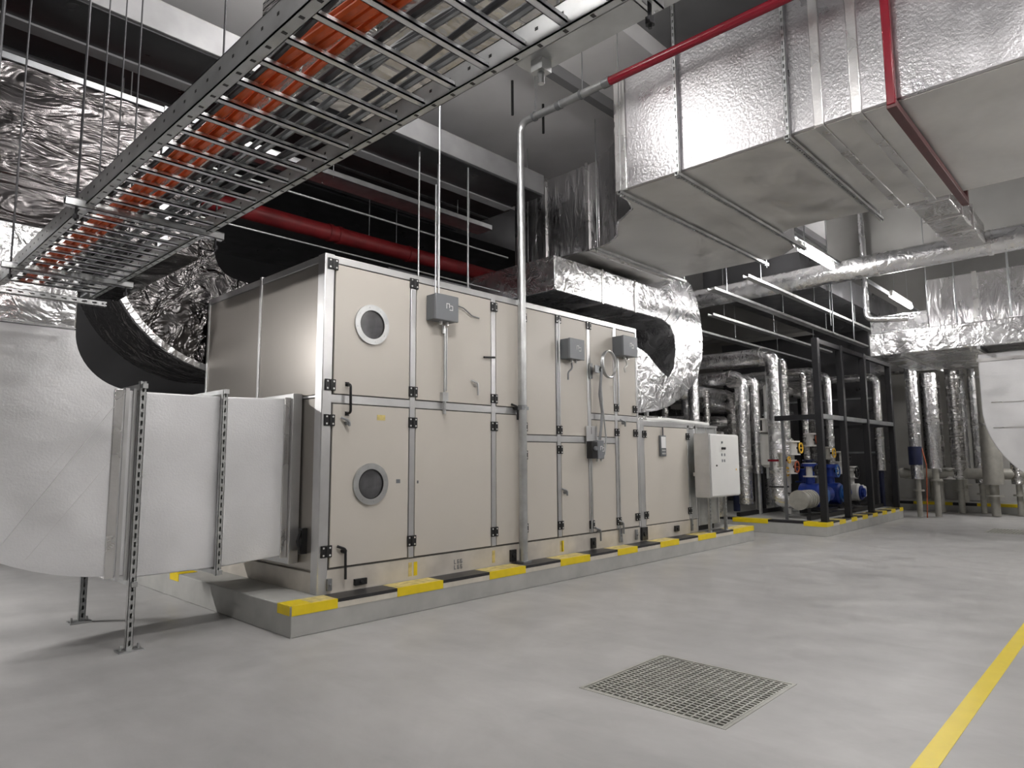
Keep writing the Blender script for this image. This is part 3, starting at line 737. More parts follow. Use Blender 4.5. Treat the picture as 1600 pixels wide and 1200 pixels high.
# galvanised trunking right of the near end of the tray
t = thing('cable_trunking', 'galvanised trunking parallel to the cable tray at the top of the picture', 'cable trunking', (1.65, 1.2, 2.85))
MB().box(1.605, 1.70, -.2, 1.50, 2.87, 2.93).build('body', 'foil_tape', t, bev=.004)
m_ = MB(); m_.box(1.595, 1.71, -.2, 1.50, 2.862, 2.87); m_.build('lid', 'galvanised', t)
m_ = MB(); m_.box(1.63, 1.68, 1.40, 1.45, 2.82, 2.862); m_.cyl((1.655, 1.425, 2.78), (1.655, 1.425, 2.82), .012, 8); m_.build('bracket', 'galvanised', t)
for y, zt in ((.3, 6.84), (1.35, 3.54)):
    MB().cyl((1.66, y, 2.93), (1.66, y, zt), .006, 8).build('threaded_rod', 'galvanised', t)
# foil duct above the tray
t = thing('foil_duct', 'bright creased foil duct seen through the rungs above the cable tray', 'duct', (1.9, 3, 3.5))
MB().box(1.55, 2.35, .6, 3.35, 3.55, 4.0).build('body', 'foil_crinkle', t, bev=.02)
for y in (1.2, 2.0, 2.75): MB().box(1.54, 2.36, y, y+.05, 3.54, 4.01).build('flange', 'foil_tape', t)
for i, (x, z, r, y0, y1, lab) in enumerate(((1.24, 3.02, .07, 1.9, 5.6, 'foil-wrapped pipe running along just above the cable tray, left one'), (1.37, 3.10, .05, 1.5, 5.7, 'thin foil-wrapped pipe running along above the tray near its right rail'))):
    t = thing('foil_pipe', lab, 'pipe', (x, 3.5, z))
    MB().tube([(x, y0, z), (x, y1, z)], r, 16).build('insulation', 'foil_crinkle', t)
    for y in (y0+.5, y1-.6): MB().cyl((x, y, z), (x, y, 3.54 if y < 3.3 and x > 1.5 else (6.84 if y < 4.22 else 6.59)), .005, 6).build('threaded_rod', 'rod_dark', t)
# hanger rods in front of the dark foil duct
for i, (x, y, z0) in enumerate(((-.1, 5.3, 3.0), (.28, 5.3, 2.9), (.62, 5.25, 3.2), (.70, 5.3, 3.0))):
    MB().cyl((x, y, z0), (x, y, 6.59), .008 if i != 3 else .012, 8).build('hanger_rod', 'rod_dark', label=['dark threaded rod hanging at the left edge of the view', 'dark threaded rod hanging before the crinkled foil duct, second from the left', 'thin rod in the close pair left of the cable tray', 'thicker rod in the close pair left of the cable tray'][i], cat='hanger rod', group='rods before the crinkled foil duct')

# ------------------------------------------------------------------ dark ducts above the unit, running right
t = thing('overhead_duct', 'wide grey overhead duct above the beige unit with shade painted on its underside', 'duct', (1.2, 7, 5.42))
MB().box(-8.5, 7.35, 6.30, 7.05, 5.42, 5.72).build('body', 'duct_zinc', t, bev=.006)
MB().box(-8.5, 7.35, 6.34, 7.0, 5.405, 5.418).build('bottom_panel', 'duct_dark', t)  # shaded underside, painted darker than the body
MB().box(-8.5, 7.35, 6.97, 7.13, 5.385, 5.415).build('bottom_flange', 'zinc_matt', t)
t = thing('overhead_duct', 'sheet-metal duct with shade in its colour above the unit, behind the paler overhead duct', 'duct', (1.2, 8, 5.44))
MB().box(-8.5, 7.5, 7.14, 8.42, 5.44, 6.0).build('body', 'duct_dark', t)
MB().box(-8.5, 7.5, 7.62, 7.68, 5.425, 5.44).build('seam_strip', 'galvanised_dark', t)
MB().box(-8.5, 7.5, 8.30, 8.40, 5.42, 5.44).build('seam_strip', 'galvanised_dark', t)
t = thing('overhead_duct', 'deep duct with shade in its colour, highest up behind the red pipe', 'duct', (1, 11, 5.4))
MB().box(-8.5, 14.0, 8.45, 12.5, 5.40, 6.2).build('body', 'duct_dark', t)
t = thing('cable_trunking', 'bright galvanised channel running above the beige unit toward the right', 'cable trunking', (4.7, 7.2, 5))
m_ = MB(); m_.box(1.2, 7.05, 7.10, 7.42, 5.0, 5.006); m_.box(1.2, 7.05, 7.10, 7.106, 5.0, 5.07); m_.box(1.2, 7.05, 7.414, 7.42, 5.0, 5.07)
m_.build('body', 'galvanised_bright', t)
for x in (2.0, 4.3, 6.6):
    for y in (7.13, 7.39): MB().cyl((x, y, 4.99), (x, y, 5.43 if y > 7.2 else 5.39), .006, 8).build('threaded_rod', 'galvanised', t)
cable('conduit', 'thin pale conduit between the red pipe and the bright galvanised channel', 'conduit', [(1.5, 7.3, 4.72), (7.6, 7.3, 4.72)], .014, 'galvanised')
cable('conduit', 'thin conduit running close under the red pipe above the unit', 'conduit', [(1.0, 7.35, 4.15), (8.0, 7.35, 4.15)], .011, 'galvanised')
t = thing('sprinkler_main', 'dull red fire main pipe running above the top of the beige unit', 'pipe', (5, 7.5, 4.4))
MB().tube([(.9, 8.25, 4.71), (12.5, 8.25, 4.71)], .115, 20).build('pipe', 'red_old', t)
for x in (2.6, 4.9, 5.05, 6.3):
    m_ = MB(); m_.cyl((x, 8.25, 4.71), (x+.06, 8.25, 4.71), .129, 20); m_.build('coupling', 'red_old', t)
for i, x in enumerate((3.0, 5.6, 6.1)):
    MB().cyl((x, 8.25, 4.82), (x, 8.25, 5.43), .006, 8).build('threaded_rod', 'galvanised_dark', t)
for i, (x, y) in enumerate(((5.15, 6.5), (5.55, 6.6), (5.9, 6.4))):
    MB().cyl((x, y, 3.52), (x, y, 5.42), .012, 8).build('hanger_rod', 'galvanised', label=['upright rod between the unit roof and the overhead duct, leftmost of three', 'upright rod between the unit roof and the overhead duct, middle of three', 'upright rod between the unit roof and the overhead duct, rightmost of three'][i], cat='hanger rod', group='rods above the unit roof')
# dark duct box under the S-shaped duct, above the unit at right
t = thing('overhead_duct', 'dark duct box above the unit roof left of the galvanised post', 'duct', (6.2, 7.6, 3.9))
MB().box(5.6, 7.2, 7.75, 9.0, 3.8, 4.25).build('body', 'duct_dark', t)

# ------------------------------------------------------------------ conduit post and red sprinkler pipe
t = thing('sprinkler_pipe', 'galvanised riser pipe before the unit turning into a glossy red pipe near the ceiling', 'pipe', (6.13, 5.60, .26))
PZ = 5.82
MB().cyl((6.09, 5.61, .266), (6.09, 5.61, 4.9), .052, 20).build('riser', 'galvanised', t)
MB().tube(bend([(6.09, 5.61, 3.98), (6.09, 5.61, PZ), (6.09, 4.25, PZ)], .14, 8), .047, 18).build('upper_pipe', 'galvanised', t)
m_ = MB(); m_.tube([(6.09, 4.26, PZ), (6.09, -3.5, PZ)], .05, 20); m_.build('red_run', 'red_pipe', t)
m_ = MB(); m_.cyl((6.09, 4.30, PZ), (6.09, 4.20, PZ), .058, 18); m_.cyl((6.09, 5.0, PZ), (6.09, 4.93, PZ), .056, 18); m_.build('coupling', 'galvanised_dark', t)
m_ = MB(); m_.cyl((6.09, 5.61, 2.12), (6.09, 5.61, 2.16), .058, 18); m_.box(6.03, 6.15, 5.56, 5.685, 2.1, 2.14); m_.build('clamp', 'galvanised_dark', t)
MB().box(6.02, 6.16, 5.54, 5.68, .262, .285).build('base_plate', 'galvanised_dark', t)
for i, y in enumerate((5.35, 4.6)):
    m_ = MB(); m_.cyl((6.09, y, PZ), (6.09, y, 6.59), .006, 8); m_.build('threaded_rod', 'galvanised_dark', t)
    MB().ring((6.09, y, PZ), 'y', .05, .06, .03, 18).build('clamp', 'galvanised_dark', t)
for i, (x, y, z) in enumerate(((5.2, 5.05, 6.2), (5.75, 4.9, 6.25), (6.25, 5.9, 6.1), (7.0, 6.0, 6.15))):
    MB().cyl((x, y, z), (x, y, 6.59), .018, 8).build('anchor_bolt', 'black_plastic', label=['dark anchor stub in the pale ceiling, leftmost', 'dark anchor stub in the pale ceiling above the pipe bend', 'dark anchor stub in the pale ceiling right of the riser pipe', 'dark anchor stub in the pale ceiling next to the big duct'][i], cat='anchor', group='anchor stubs in the ceiling')

# ------------------------------------------------------------------ big S-shaped foil duct, upper right
BZ0, BZ1 = 4.62, 6.02
t = thing('main_duct', 'huge foil-clad rectangular duct crossing the upper right with a bright embossed side', 'duct', (8, 3, BZ0))
MB().box(6.40, 9.25, -3.2, 2.35, BZ0, BZ1).build('near_section', ['foil_emboss'], t, bev=.015)
pol = [(6.40, 2.354), (9.2, 2.354), (9.12, 3.0), (9.14, 3.4), (9.3, 3.555), (9.7, 3.59), (10.0, 3.65), (10.25, 3.9), (10.36, 4.24), (6.40, 4.24)]
m_ = MB(); m_.prism(pol, 'z', BZ0, BZ1); m_.build('mid_section', 'foil_emboss', t, bev=.012)
pol = [(6.40, 4.244), (10.3, 4.244), (10.3, 5.72), (7.93, 5.72), (7.86, 5.5), (7.68, 5.25), (7.42, 5.08), (7.22, 4.92), (7.10, 4.72), (6.95, 4.52), (6.70, 4.42), (6.46, 4.40), (6.40, 4.36)]
m_ = MB(); m_.prism(pol, 'z', BZ0, BZ1); m_.build('offset_section', 'foil_side', t, bev=.01)
MB().box(7.93, 10.3, 5.724, 7.45, BZ0, BZ1-.06).build('far_section', 'foil_side', t, bev=.012)
# underside skins, matt
m_ = MB(); m_.box(6.43, 9.22, -3.2, 2.3, BZ0-.006, BZ0+.002); m_.build('underside_panel', 'foil_under', t)
m_ = MB(); m_.prism([(6.43, 2.31), (9.17, 2.31), (9.09, 3.0), (9.11, 3.43), (9.28, 3.585), (9.7, 3.62), (9.97, 3.68), (10.2, 3.92), (10.27, 4.25), (10.27, 7.42), (7.96, 7.42), (7.96, 5.72), (7.88, 5.5), (7.70, 5.24), (7.44, 5.06), (7.24, 4.90), (7.12, 4.72), (6.97, 4.50), (6.70, 4.39), (6.43, 4.35)], 'z', BZ0-.006, BZ0+.002); m_.build('underside_panel', 'foil_under', t)
# flanges / taped bands
for y in (1.72, 2.05, -.15):
    m_ = MB(); m_.box(6.375, 6.40, y-.045, y+.045, BZ0-.01, BZ1); m_.mat(0).box(6.375, 9.27, y-.045, y+.045, BZ0-.022, BZ0-.004); m_.build('flange', 'foil_tape', t, bev=.008)
m_ = MB(); m_.box(6.375, 6.40, 4.20, 4.36, BZ0-.01, BZ1+.02); m_.build('corner_band', 'foil_tape', t, bev=.01)
for y in (5.9, 6.75):
    m_ = MB(); m_.box(7.90, 7.93, y, y+.05, BZ0-.02, BZ1-.04); m_.box(7.90, 10.3, y, y+.05, BZ0-.03, BZ0-.005); m_.build('flange', 'foil_tape', t)
MB().box(6.41, 9.24, -3.2, 4.2, BZ1, BZ1+.02).build('top_flange', 'foil_tape', t)
# trapeze hangers for the big duct
for i, (y, x1) in enumerate(((4.26, 10.45), (3.52, 10.05), (2.33, 9.45), (5.72, 10.45), (7.1, 10.36))):
    x0 = 6.34 if y < 5 else 7.87
    tt = thing('duct_hanger', ['strut hanger under the big duct at its corner', 'strut hanger crossing the hottest reflection on the big duct', 'strut hanger under the big duct, just left of the taped seams', 'strut hanger under the offset part of the big duct', 'strut hanger at the far end of the big duct above the unit'][i], 'hanger', ((x0+x1)/2, y, BZ0-.05))
    m_ = MB(); channel(m_, (x0-.03, y, BZ0-.07), (x1, y, BZ0-.07), .045, .042, (0, 0, -1), .06, .03); m_.build('channel', 'galvanised', tt)
    for x in (x0, x1-.04):
        if i in (1, 2) and x == x0:
            m_ = MB(); channel(m_, (x, y, BZ0-.09), (x, y, 6.84), .04, .035, (-1, 0, 0), .08, .04); m_.build('drop_channel', 'galvanised_bright', tt)
        else:
            m_ = MB(); m_.cyl((x, y, BZ0-.10), (x, y, 6.59 if y > 4.22 else 6.84), .007, 8); m_.build('threaded_rod', 'galvanised', tt)
# dark red painted strut around the duct
tt = thing('duct_hanger', 'dark red painted strut running down the big duct and under it', 'hanger', (8, 1.42, BZ0-.08))
MB().box(6.30, 6.37, 1.385, 1.455, BZ0-.07, 6.84).build('drop_post', 'red_pipe', tt, bev=.008)
MB().box(6.31, 9.42, 1.38, 1.46, BZ0-.10, BZ0-.03).build('cross_channel', 'oxide', tt, bev=.005)
MB().box(9.43, 9.50, 1.385, 1.455, BZ0-.1, 6.84).build('drop_post', 'oxide', tt)

# ------------------------------------------------------------------ U-shaped return duct at the right end of the unit
t = thing('return_duct', 'bright foil duct making a U-turn off the right end of the beige unit', 'duct', (10.4, 7, 2.2))
face = [(7.45, 4.50), (10.35, 4.52), (10.62, 4.62), (10.95, 4.82), (11.25, 4.90), (11.52, 4.82), (11.75, 4.55), (11.88, 4.2), (11.93, 3.8), (11.88, 3.42), (11.68, 3.05), (11.35, 2.78), (11.0, 2.58), (10.6, 2.42), (10.2, 2.32), (9.7, 2.26), (9.06, 2.22),
        (9.06, 3.36), (9.55, 3.40), (9.9, 3.30), (10.3, 3.06), (10.6, 2.93), (10.80, 3.12), (10.88, 3.45), (10.85, 3.72), (10.70, 3.9), (10.45, 3.97), (10.0, 3.97), (7.45, 3.97)]
m_ = MB(); m_.prism(face, 'y', 6.2, 8.1); m_.build('body', 'foil_bright', t, bev=.012)
MB().box(8.805, 9.06, 6.15, 8.12, 2.16, 3.42).build('collar', 'foil_tape', t, bev=.01)
m_ = MB(); m_.box(8.96, 9.0, 6.12, 8.15, 2.12, 3.46); m_.box(9.02, 9.05, 6.12, 8.15, 2.12, 3.46); m_.build('flange', 'aluminium', t)
m_ = MB(); m_.box(9.55, 9.59, 6.185, 8.12, 3.955, 4.52); m_.box(8.62, 8.66, 6.185, 8.12, 3.955, 4.52); m_.build('flange', 'foil_tape', t)
def fseam(p, q, w=.02):
    m_ = MB(); m_.bar((p[0], 6.198, p[1]), (q[0], 6.198, q[1]), .006, w, up=(0, 1, 0)); m_.build('tape_seam', 'seam_bright', t)
fseam((11.5, 4.80), (10.55, 3.96)); fseam((11.75, 4.5), (10.72, 3.88)); fseam((10.9, 3.5), (11.9, 3.55), .025); fseam((10.7, 3.02), (11.3, 2.78), .02); fseam((10.7, 4.62), (11.85, 4.1), .015)

# ------------------------------------------------------------------ pump skid frame
FZ = 3.85
t = thing('pump_skid', 'tall black steel frame standing around the pumps and pipes at the right', 'steel frame', (16, 6.6, .26))
PX = [(13.66, 4.70), (15.04, 4.70), (16.60, 4.70), (18.72, 4.72)]
for x, y in PX:
    MB().box(x-.06, x+.06, y-.06, y+.06, .272, FZ).build('post', 'black_steel', t, bev=.006)
RX = [(15.50, 6.72, 3.2), (18.72, 6.9, FZ)]
for x, y, zt in RX:
    MB().box(x-.07, x+.07, y-.07, y+.07, .272, zt).build('post', 'black_steel', t, bev=.006)
for x, y in PX+[q[:2] for q in RX]:
    MB().box(x-.1, x+.1, y-.07, y+.1, .262, .272).build('base_plate', 'black_steel', t)
MB().box(13.60, 13.72, 4.76, 5.56, 2.24, 2.34).build('beam', 'black_steel', t)
for z in (2.26, FZ-.1):
    MB().box(13.72, 18.66, 4.66, 4.74, z, z+.09).build('beam', 'galvanised_dark' if z < 3 else 'black_steel', t)
for y in (5.0, 6.45): MB().box(13.76, 18.66, y, y+.08, .272, .35).build('beam', 'black_steel', t)
MB().box(18.66, 18.74, 4.8, 6.84, 2.24, 2.32).build('beam', 'black_steel', t)

t = thing('strut_post', 'thin grey strut post at the left corner of the pump plinth', 'post', (13.62, 5.42, .26))
m_ = MB(); channel(m_, (13.62, 5.42, .262), (13.62, 5.42, 3.5), .05, .04, (-1, 0, 0)); m_.build('channel', 'galvanised_dark', t)

def foilpipe(label, pts, r, R=None, bands=(), mt='foil_pipe', cat='pipe', n=20, extra=None):
    t = thing('insulated_pipe', label, cat, pts[-1])
    MB().tube(bend(pts, R or r*1.6, 8), r, n).build('insulation', mt, t)
    for c, ax in bands:
        a = V(c); d = {'x': V((.03, 0, 0)), 'y': V((0, .03, 0)), 'z': V((0, 0, .03))}[ax]
        MB().cyl(a-d, a+d, r*1.05, n).build('tape_band', 'foil_tape', t)
    return t
tp = foilpipe('fat foil pipe bending from overhead down to the blue pump', [(14.2, 9.2, 3.70), (14.2, 5.78, 3.70), (14.2, 5.78, .62), (14.2, 5.45, .62)], .165, .30, [((14.2, 6.05, 3.70), 'y'), ((14.2, 5.78, 3.2), 'z'), ((14.2, 5.78, 1.2), 'z'), ((14.2, 5.78, 2.2), 'z')])
MB().cyl((14.2, 5.78, 1.42), (14.2, 5.78, 1.46), .2, 20).build('flange', 'red_pipe', tp)
MB().cyl((14.2, 5.78, .88), (14.2, 5.78, .91), .2, 20).build('flange', 'black_steel', tp)
foilpipe('second foil pipe bending down left of the fat one', [(14.3, 9.5, 3.30), (14.3, 6.55, 3.30), (14.3, 6.55, .5)], .15, .28, [((14.3, 6.8, 3.30), 'y'), ((14.3, 6.55, 2.7), 'z'), ((14.3, 6.55, 1.3), 'z')])
foilpipe('foil pipe lying crosswise over the unit end, upper', [(12.6, 8.6, 2.95), (13.4, 7.4, 2.95), (14.9, 7.35, 2.95)], .17, .3)
foilpipe('long foil pipe lying crosswise behind the second riser, lower', [(12.4, 8.8, 2.30), (15.5, 7.6, 2.35)], .16, .3, [((13.6, 8.33, 2.32), 'x')], mt='foil_crinkle')
foilpipe('foil pipe rising behind the white control cabinet', [(12.95, 7.0, 0.0), (12.95, 7.0, 3.6), (12.95, 9.0, 3.6)], .12, .25, [((12.95, 7.0, 2.2), 'z')])
foilpipe('slim foil pipe standing between the two bends', [(13.9, 7.2, .5), (13.9, 7.2, 3.0)], .08, .2, mt='foil_crinkle')
# small white flexible pieces on the roof of the low section
m_ = MB(); m_.tube(bend([(9.4, 5.95, 2.12), (10.0, 5.9, 2.14), (11.6, 6.0, 2.12)], .1, 5), .035, 10); m_.build('foil_hose', 'white_paint', label='white hose lying on the low roof beside the unit', cat='hose')
m_ = MB(); m_.box(9.2, 10.2, 6.05, 6.45, 2.09, 2.20); m_.build('foil_bundle', 'foil_crinkle', label='crumpled foil bundle on the low roof under the U-shaped duct', cat='insulation')
MB().box(10.48, 10.55, 6.6, 6.66, 2.09, 3.2).build('strut_post', 'white_paint', label='slim white post on the low roof behind the U-shaped duct', cat='post')

# added black box, darkens the lit wall seen behind the frame
t = thing('dark_backing', 'dark backing box added far behind the pipes of the pump frame', 'duct', (21.2, 7.6, .245))
MB().box(20.3, 21.85, 5.55, 9.9, .02, 5.1).build('body', 'duct_dark', t, bev=.01)
for z in (1.6, 3.1): MB().box(20.27, 20.3, 5.53, 9.9, z, z+.05).build('flange', 'galvanised_dark', t)
# pumps
def pump(x, y, label, sc=1.0, mt='blue_pump', mt2='blue_light'):
    t = thing('pump', label, 'pump', (x, y, .36))
    z = .36+.32*sc
    m_ = MB(); m_.cyl((x, y+.28*sc, z), (x, y-.10*sc, z), .24*sc, 24); m_.cyl((x, y-.10*sc, z), (x, y-.16*sc, z), .24*sc, 24, .13*sc)
    m_.build('volute', mt, t, bev=.01)
    m_ = MB(); m_.cyl((x, y-.16*sc, z), (x, y-.24*sc, z), .12*sc, 20); m_.ring((x, y-.17*sc, z), 'y', .12*sc, .19*sc, .03, 24); m_.build('face_plate', mt2, t)
    m_ = MB(); m_.cyl((x, y+.1*sc, z+.2*sc), (x, y+.1*sc, z+.62*sc), .09*sc, 18); m_.cyl((x, y+.1*sc, z+.58*sc), (x, y+.1*sc, z+.64*sc), .16*sc, 20); m_.build('discharge_pipe', mt, t)
    m_ = MB(); m_.cyl((x+.25*sc, y+.05*sc, z), (x+.75*sc, y+.05*sc, z), .17*sc, 20)
    for k in range(10):
        a = 2*PI*k/10; m_.bar((x+.3*sc, y+.05*sc+.18*sc*math.cos(a), z+.18*sc*math.sin(a)), (x+.7*sc, y+.05*sc+.18*sc*math.cos(a), z+.18*sc*math.sin(a)), .01, .02)
    m_.build('motor', mt, t)
    MB().box(x-.22*sc, x+.8*sc, y-.15*sc, y+.25*sc, .362, .40).build('foot', 'black_steel', t)
    return t
pump(15.0, 5.32, 'blue pump at the end of the fat foil pipe, nearest in the frame', 1.05)
pump(16.35, 5.36, 'blue pump behind the second black post, middle one', 1.0)
pump(17.75, 5.36, 'pale and blue pump behind the third black post, farthest', .9, 'valve_white', 'blue_pump')
# insulated strainer between the foil elbow and the pump
t = thing('strainer', 'ribbed grey insulated strainer between foil elbow and nearest blue pump', 'pipe fitting', (14.35, 5.3, .45))
m_ = MB(); m_.cyl((14.02, 5.30, .64), (14.66, 5.30, .64), .17, 22)
for k in range(5): m_.ring((14.06+k*.13, 5.30, .64), 'x', .16, .19, .05, 22)
m_.build('body', 'insulation_grey', t, bev=.006)
MB().cyl((13.98, 5.30, .64), (14.02, 5.30, .64), .2, 22).build('flange', 'insulation_grey', t)
MB().box(14.2, 14.4, 5.22, 5.38, .365, .5).build('foot', 'black_steel', t)

def valve(x, y, z, label, mt, wheel, r=.06):
    t = thing('valve', label, 'valve', (x, y, z))
    m_ = MB(); m_.cyl((x, y, z), (x, y, z+.3), r, 14); m_.cyl((x, y, z), (x, y, z+.03), r*1.7, 16); m_.cyl((x, y, z+.27), (x, y, z+.3), r*1.7, 16)
    m_.build('body', mt, t)
    MB().cyl((x, y, z+.15), (x, y-.15, z+.15), r*.35, 10).build('stem', 'black_steel', t)
    m_ = MB(); m_.ring((x, y-.17, z+.15), 'y', r*1.1, r*1.45, .02, 20); m_.box(x-r*1.2, x+r*1.2, y-.168, y-.155, z+.14, z+.16); m_.build('handwheel', wheel, t)
# vertical foil pipes inside the frame, each with valves
stand = [(15.15, 5.95, .10, 3.7, 'foil pipe just right of the first black post'), (15.62, 6.25, .12, 3.4, 'foil pipe set back between the first and second black posts'),
         (16.2, 5.9, .07, 3.5, 'thin foil pipe behind the second black post'), (16.9, 5.85, .10, 3.6, 'foil pipe between the second and third black posts'),
         (17.4, 6.1, .13, 3.3, 'fat foil pipe set back near the third black post'), (18.0, 5.95, .09, 3.6, 'foil pipe between the third and fourth black posts'),
         (18.2, 6.4, .12, 3.5, 'foil pipe behind the fourth black post'),
         (14.75, 6.45, .10, 3.3, 'foil pipe behind the first black post'), (15.2, 7.2, .14, 3.0, 'wide foil pipe deep in the frame left of the second post'),
         (16.2, 7.1, .15, 3.0, 'wide foil pipe deep in the frame right of the second post'), (17.0, 7.0, .12, 3.1, 'foil pipe deep in the frame before the third post'),
         (19.4, 5.2, .11, 3.6, 'foil pipe standing just outside the frame at its far end')]
for i, (x, y, r, zt, lab) in enumerate(stand):
    tp = foilpipe(lab, [(x, y, 1.15), (x, y, zt), (x, y+1.6, zt)], r, r*2, [((x, y, 1.6+.2*(i % 3)), 'z')], mt='foil_pipe' if i % 2 else 'foil_crinkle')
    m_ = MB(); m_.cyl((x, y, .262 if x < 18.85 else 0), (x, y, 1.15), r*.55, 12); m_.build('bare_pipe', ('valve_white', 'galvanised', 'navy')[i % 3], tp)
valve(14.62, 5.60, 1.55, 'yellow-handled valve inside the frame left of the first post', 'valve_white', 'valve_yellow', .08)
valve(14.75, 5.75, 1.15, 'white valve with orange wheel above the nearest pump', 'valve_white', 'copper_red', .09)
valve(14.98, 5.42, 1.08, 'white upright valve between the first and second posts', 'valve_white', 'black_steel', .08)
valve(15.42, 5.72, .95, 'blue valve between the first and second posts', 'blue_pump', 'blue_pump', .10)
valve(16.4, 5.46, 1.04, 'blue valve right of the second post', 'blue_pump', 'blue_light', .10)
valve(17.3, 5.55, 1.1, 'pale valve just left of the third post', 'valve_white', 'valve_white', .09)
valve(17.75, 5.45, .98, 'pale valve right of the third post', 'valve_white', 'black_steel', .10)
valve(13.95, 5.6, 1.30, 'valve with yellow wheel fixed beside the fat foil pipe', 'insulation_grey', 'valve_yellow', .05)
valve(14.6, 5.9, 1.05, 'dark valve with yellow wheel behind the strainer', 'black_steel', 'valve_yellow', .07)
# white heat exchanger style vessel behind frame
for i, (x, y, z0, z1, r, lab) in enumerate(((14.55, 6.15, 1.35, 2.0, .13, 'white insulated vessel hanging left of the first black post'), (14.95, 6.2, 2.45, 3.1, .13, 'white filter vessel near the top of the first black post'), (15.9, 6.2, 1.2, 1.9, .12, 'grey insulated vessel behind the second black post'))):
    m_ = MB(); m_.tube([(x, y, z0-.06), (x, y, z0), (x, y, z1), (x, y, z1+.06)], [r*.5, r, r, r*.5], 18)
    tt = thing('vessel', lab, 'tank', (x, y, z0)); m_.build('shell', 'valve_white' if i < 2 else 'insulation_grey', tt)
    m_ = MB(); m_.cyl((x, y, z1+.05), (x, y, z1+.5), .03, 10); m_.cyl((x, y, z0-.3), (x, y, z0-.05), .03, 10); m_.build('neck', 'galvanised', tt)
# crossing pipes high in the frame
for x, y, z0, z1, r, mt, lab in ((13.0, 8.75, 0, 2.9, .10, 'foil_pipe', 'foil pipe rising behind the low unit section, leftmost'), (13.3, 7.9, 0, 3.4, .07, 'foil_crinkle', 'slender foil pipe behind the low unit section'),
        (15.0, 8.3, .26, 3.2, .13, 'foil_pipe', 'foil pipe far back between the fat riser and the first post'), (17.6, 7.4, .26, 3.3, .11, 'foil_pipe', 'foil pipe far back behind the third post'),
        (18.9, 8.2, .26, 3.3, .15, 'foil_crinkle', 'wide foil pipe at the far back corner of the pump plinth')):
    foilpipe(lab, [(x, y, z0), (x, y, z1), (x+.9, y+.9, z1)], r, r*2, [((x, y, z1*.5), 'z'), ((x, y, z1*.75), 'z')], mt=mt)
for x, z, mt, wh, lab in ((15.9, 1.75, 'valve_white', 'copper_red', 'white valve high behind the second post'), (14.45, 2.05, 'valve_white', 'black_steel', 'white valve high beside the fat foil pipe'), (15.75, 1.15, 'navy', 'black_steel', 'dark blue valve just left of the second post'),
        (16.95, 1.45, 'insulation_grey', 'valve_yellow', 'grey valve with yellow wheel left of the third post'), (18.05, 1.35, 'valve_white', 'black_steel', 'white valve just left of the last post')):
    valve(x, 5.7 if x != 14.45 else 6.1, z, lab, mt, wh, .08)
hz = [((13.9, 6.6, 3.15), (18.6, 6.6, 3.15), .13, 'foil_crinkle', 'long foil pipe along the frame, highest of the crossing ones'), ((14.1, 7.3, 2.7), (18.9, 7.3, 2.7), .12, 'foil_pipe', 'long foil pipe along the frame, second highest of the crossing ones'),
      ((13.9, 7.9, 2.15), (18.9, 7.9, 2.15), .14, 'foil_crinkle', 'long foil pipe along the frame at mid height'), ((14.0, 7.6, 1.5), (18.9, 7.6, 1.5), .11, 'black_steel', 'long black pipe low in the frame')]
for a, b_, r, mt, lab in hz: foilpipe(lab, [a, b_], r, mt=mt)
for i, (y, z, r) in enumerate(((9.7, 3.5, .16), (9.9, 2.7, .2), (9.8, 1.7, .18))):
    foilpipe(['foil pipe far behind the frame, upper', 'fat foil pipe far behind the frame, middle', 'foil pipe far behind the frame, lower'][i], [(12.9, y, z), (20.26, y, z)], r, mt='foil_dark')

# ------------------------------------------------------------------ far right: manifold pipes, elbow duct
for i, (x, y, r, z0, z1, mt, lab) in enumerate((
        (19.2, 4.33, .14, .95, 3.75, 'foil_pipe', 'bright foil pipe standing right of the black frame'),
        (19.6, 4.02, .16, 1.2, 3.6, 'foil_pipe', 'foil pipe just right of the bright one beyond the black frame'),
        (21.2, 4.25, .15, 1.1, 3.7, 'foil_crinkle', 'crinkled foil pipe before the far wall, left of the group'),
        (21.2, 3.80, .17, .9, 3.9, 'foil_crinkle', 'crinkled foil pipe before the far wall, second from the left of the group'),
        (21.4, 3.35, .15, .8, 3.9, 'foil_bright', 'shiny foil pipe before the far wall, in the middle of the group'),
        (20.6, 2.98, .22, .8, 3.8, 'insulation_grey', 'greenish grey fat pipe next to the far foil elbow'),
        (21.2, 2.55, .15, .8, 3.9, 'foil_crinkle', 'crinkled foil pipe partly hidden by the far foil elbow'),
        (22.6, 3.95, .20, 1.0, 4.1, 'foil_pipe', 'wide foil pipe set back between the crinkled far pipes'),
        (22.6, 3.45, .20, 1.0, 4.1, 'foil_pipe', 'wide foil pipe set back right of the middle of the far group'),
        (22.6, 4.75, .13, 1.3, 4.1, 'foil_crinkle', 'foil pipe at the far wall, leftmost of those on the kerb'))):
    tp = foilpipe(lab, [(x, y, z0), (x, y, z1)], r, mt=mt, bands=[((x, y, z1-.3), 'z'), ((x, y, (z0+z1)/2), 'z')])
    m_ = MB(); m_.cyl((x, y, .245 if x > 21.9 else .02), (x, y, z0), r*.45, 12); m_.ring((x, y, z0-.3), 'z', r*.4, r*.9, .04, 16); m_.build('bare_pipe', 'insulation_grey', tp)
foilpipe('long horizontal foil header over the far pipes', [(20.9, 6.0, 3.95), (20.9, 1.9, 3.95)], .17, mt='foil_crinkle')
foilpipe('low horizontal header pipe joining the far pipes', [(21.2, 5.2, 1.05), (21.2, 2.0, 1.05)], .14, mt='insulation_grey')
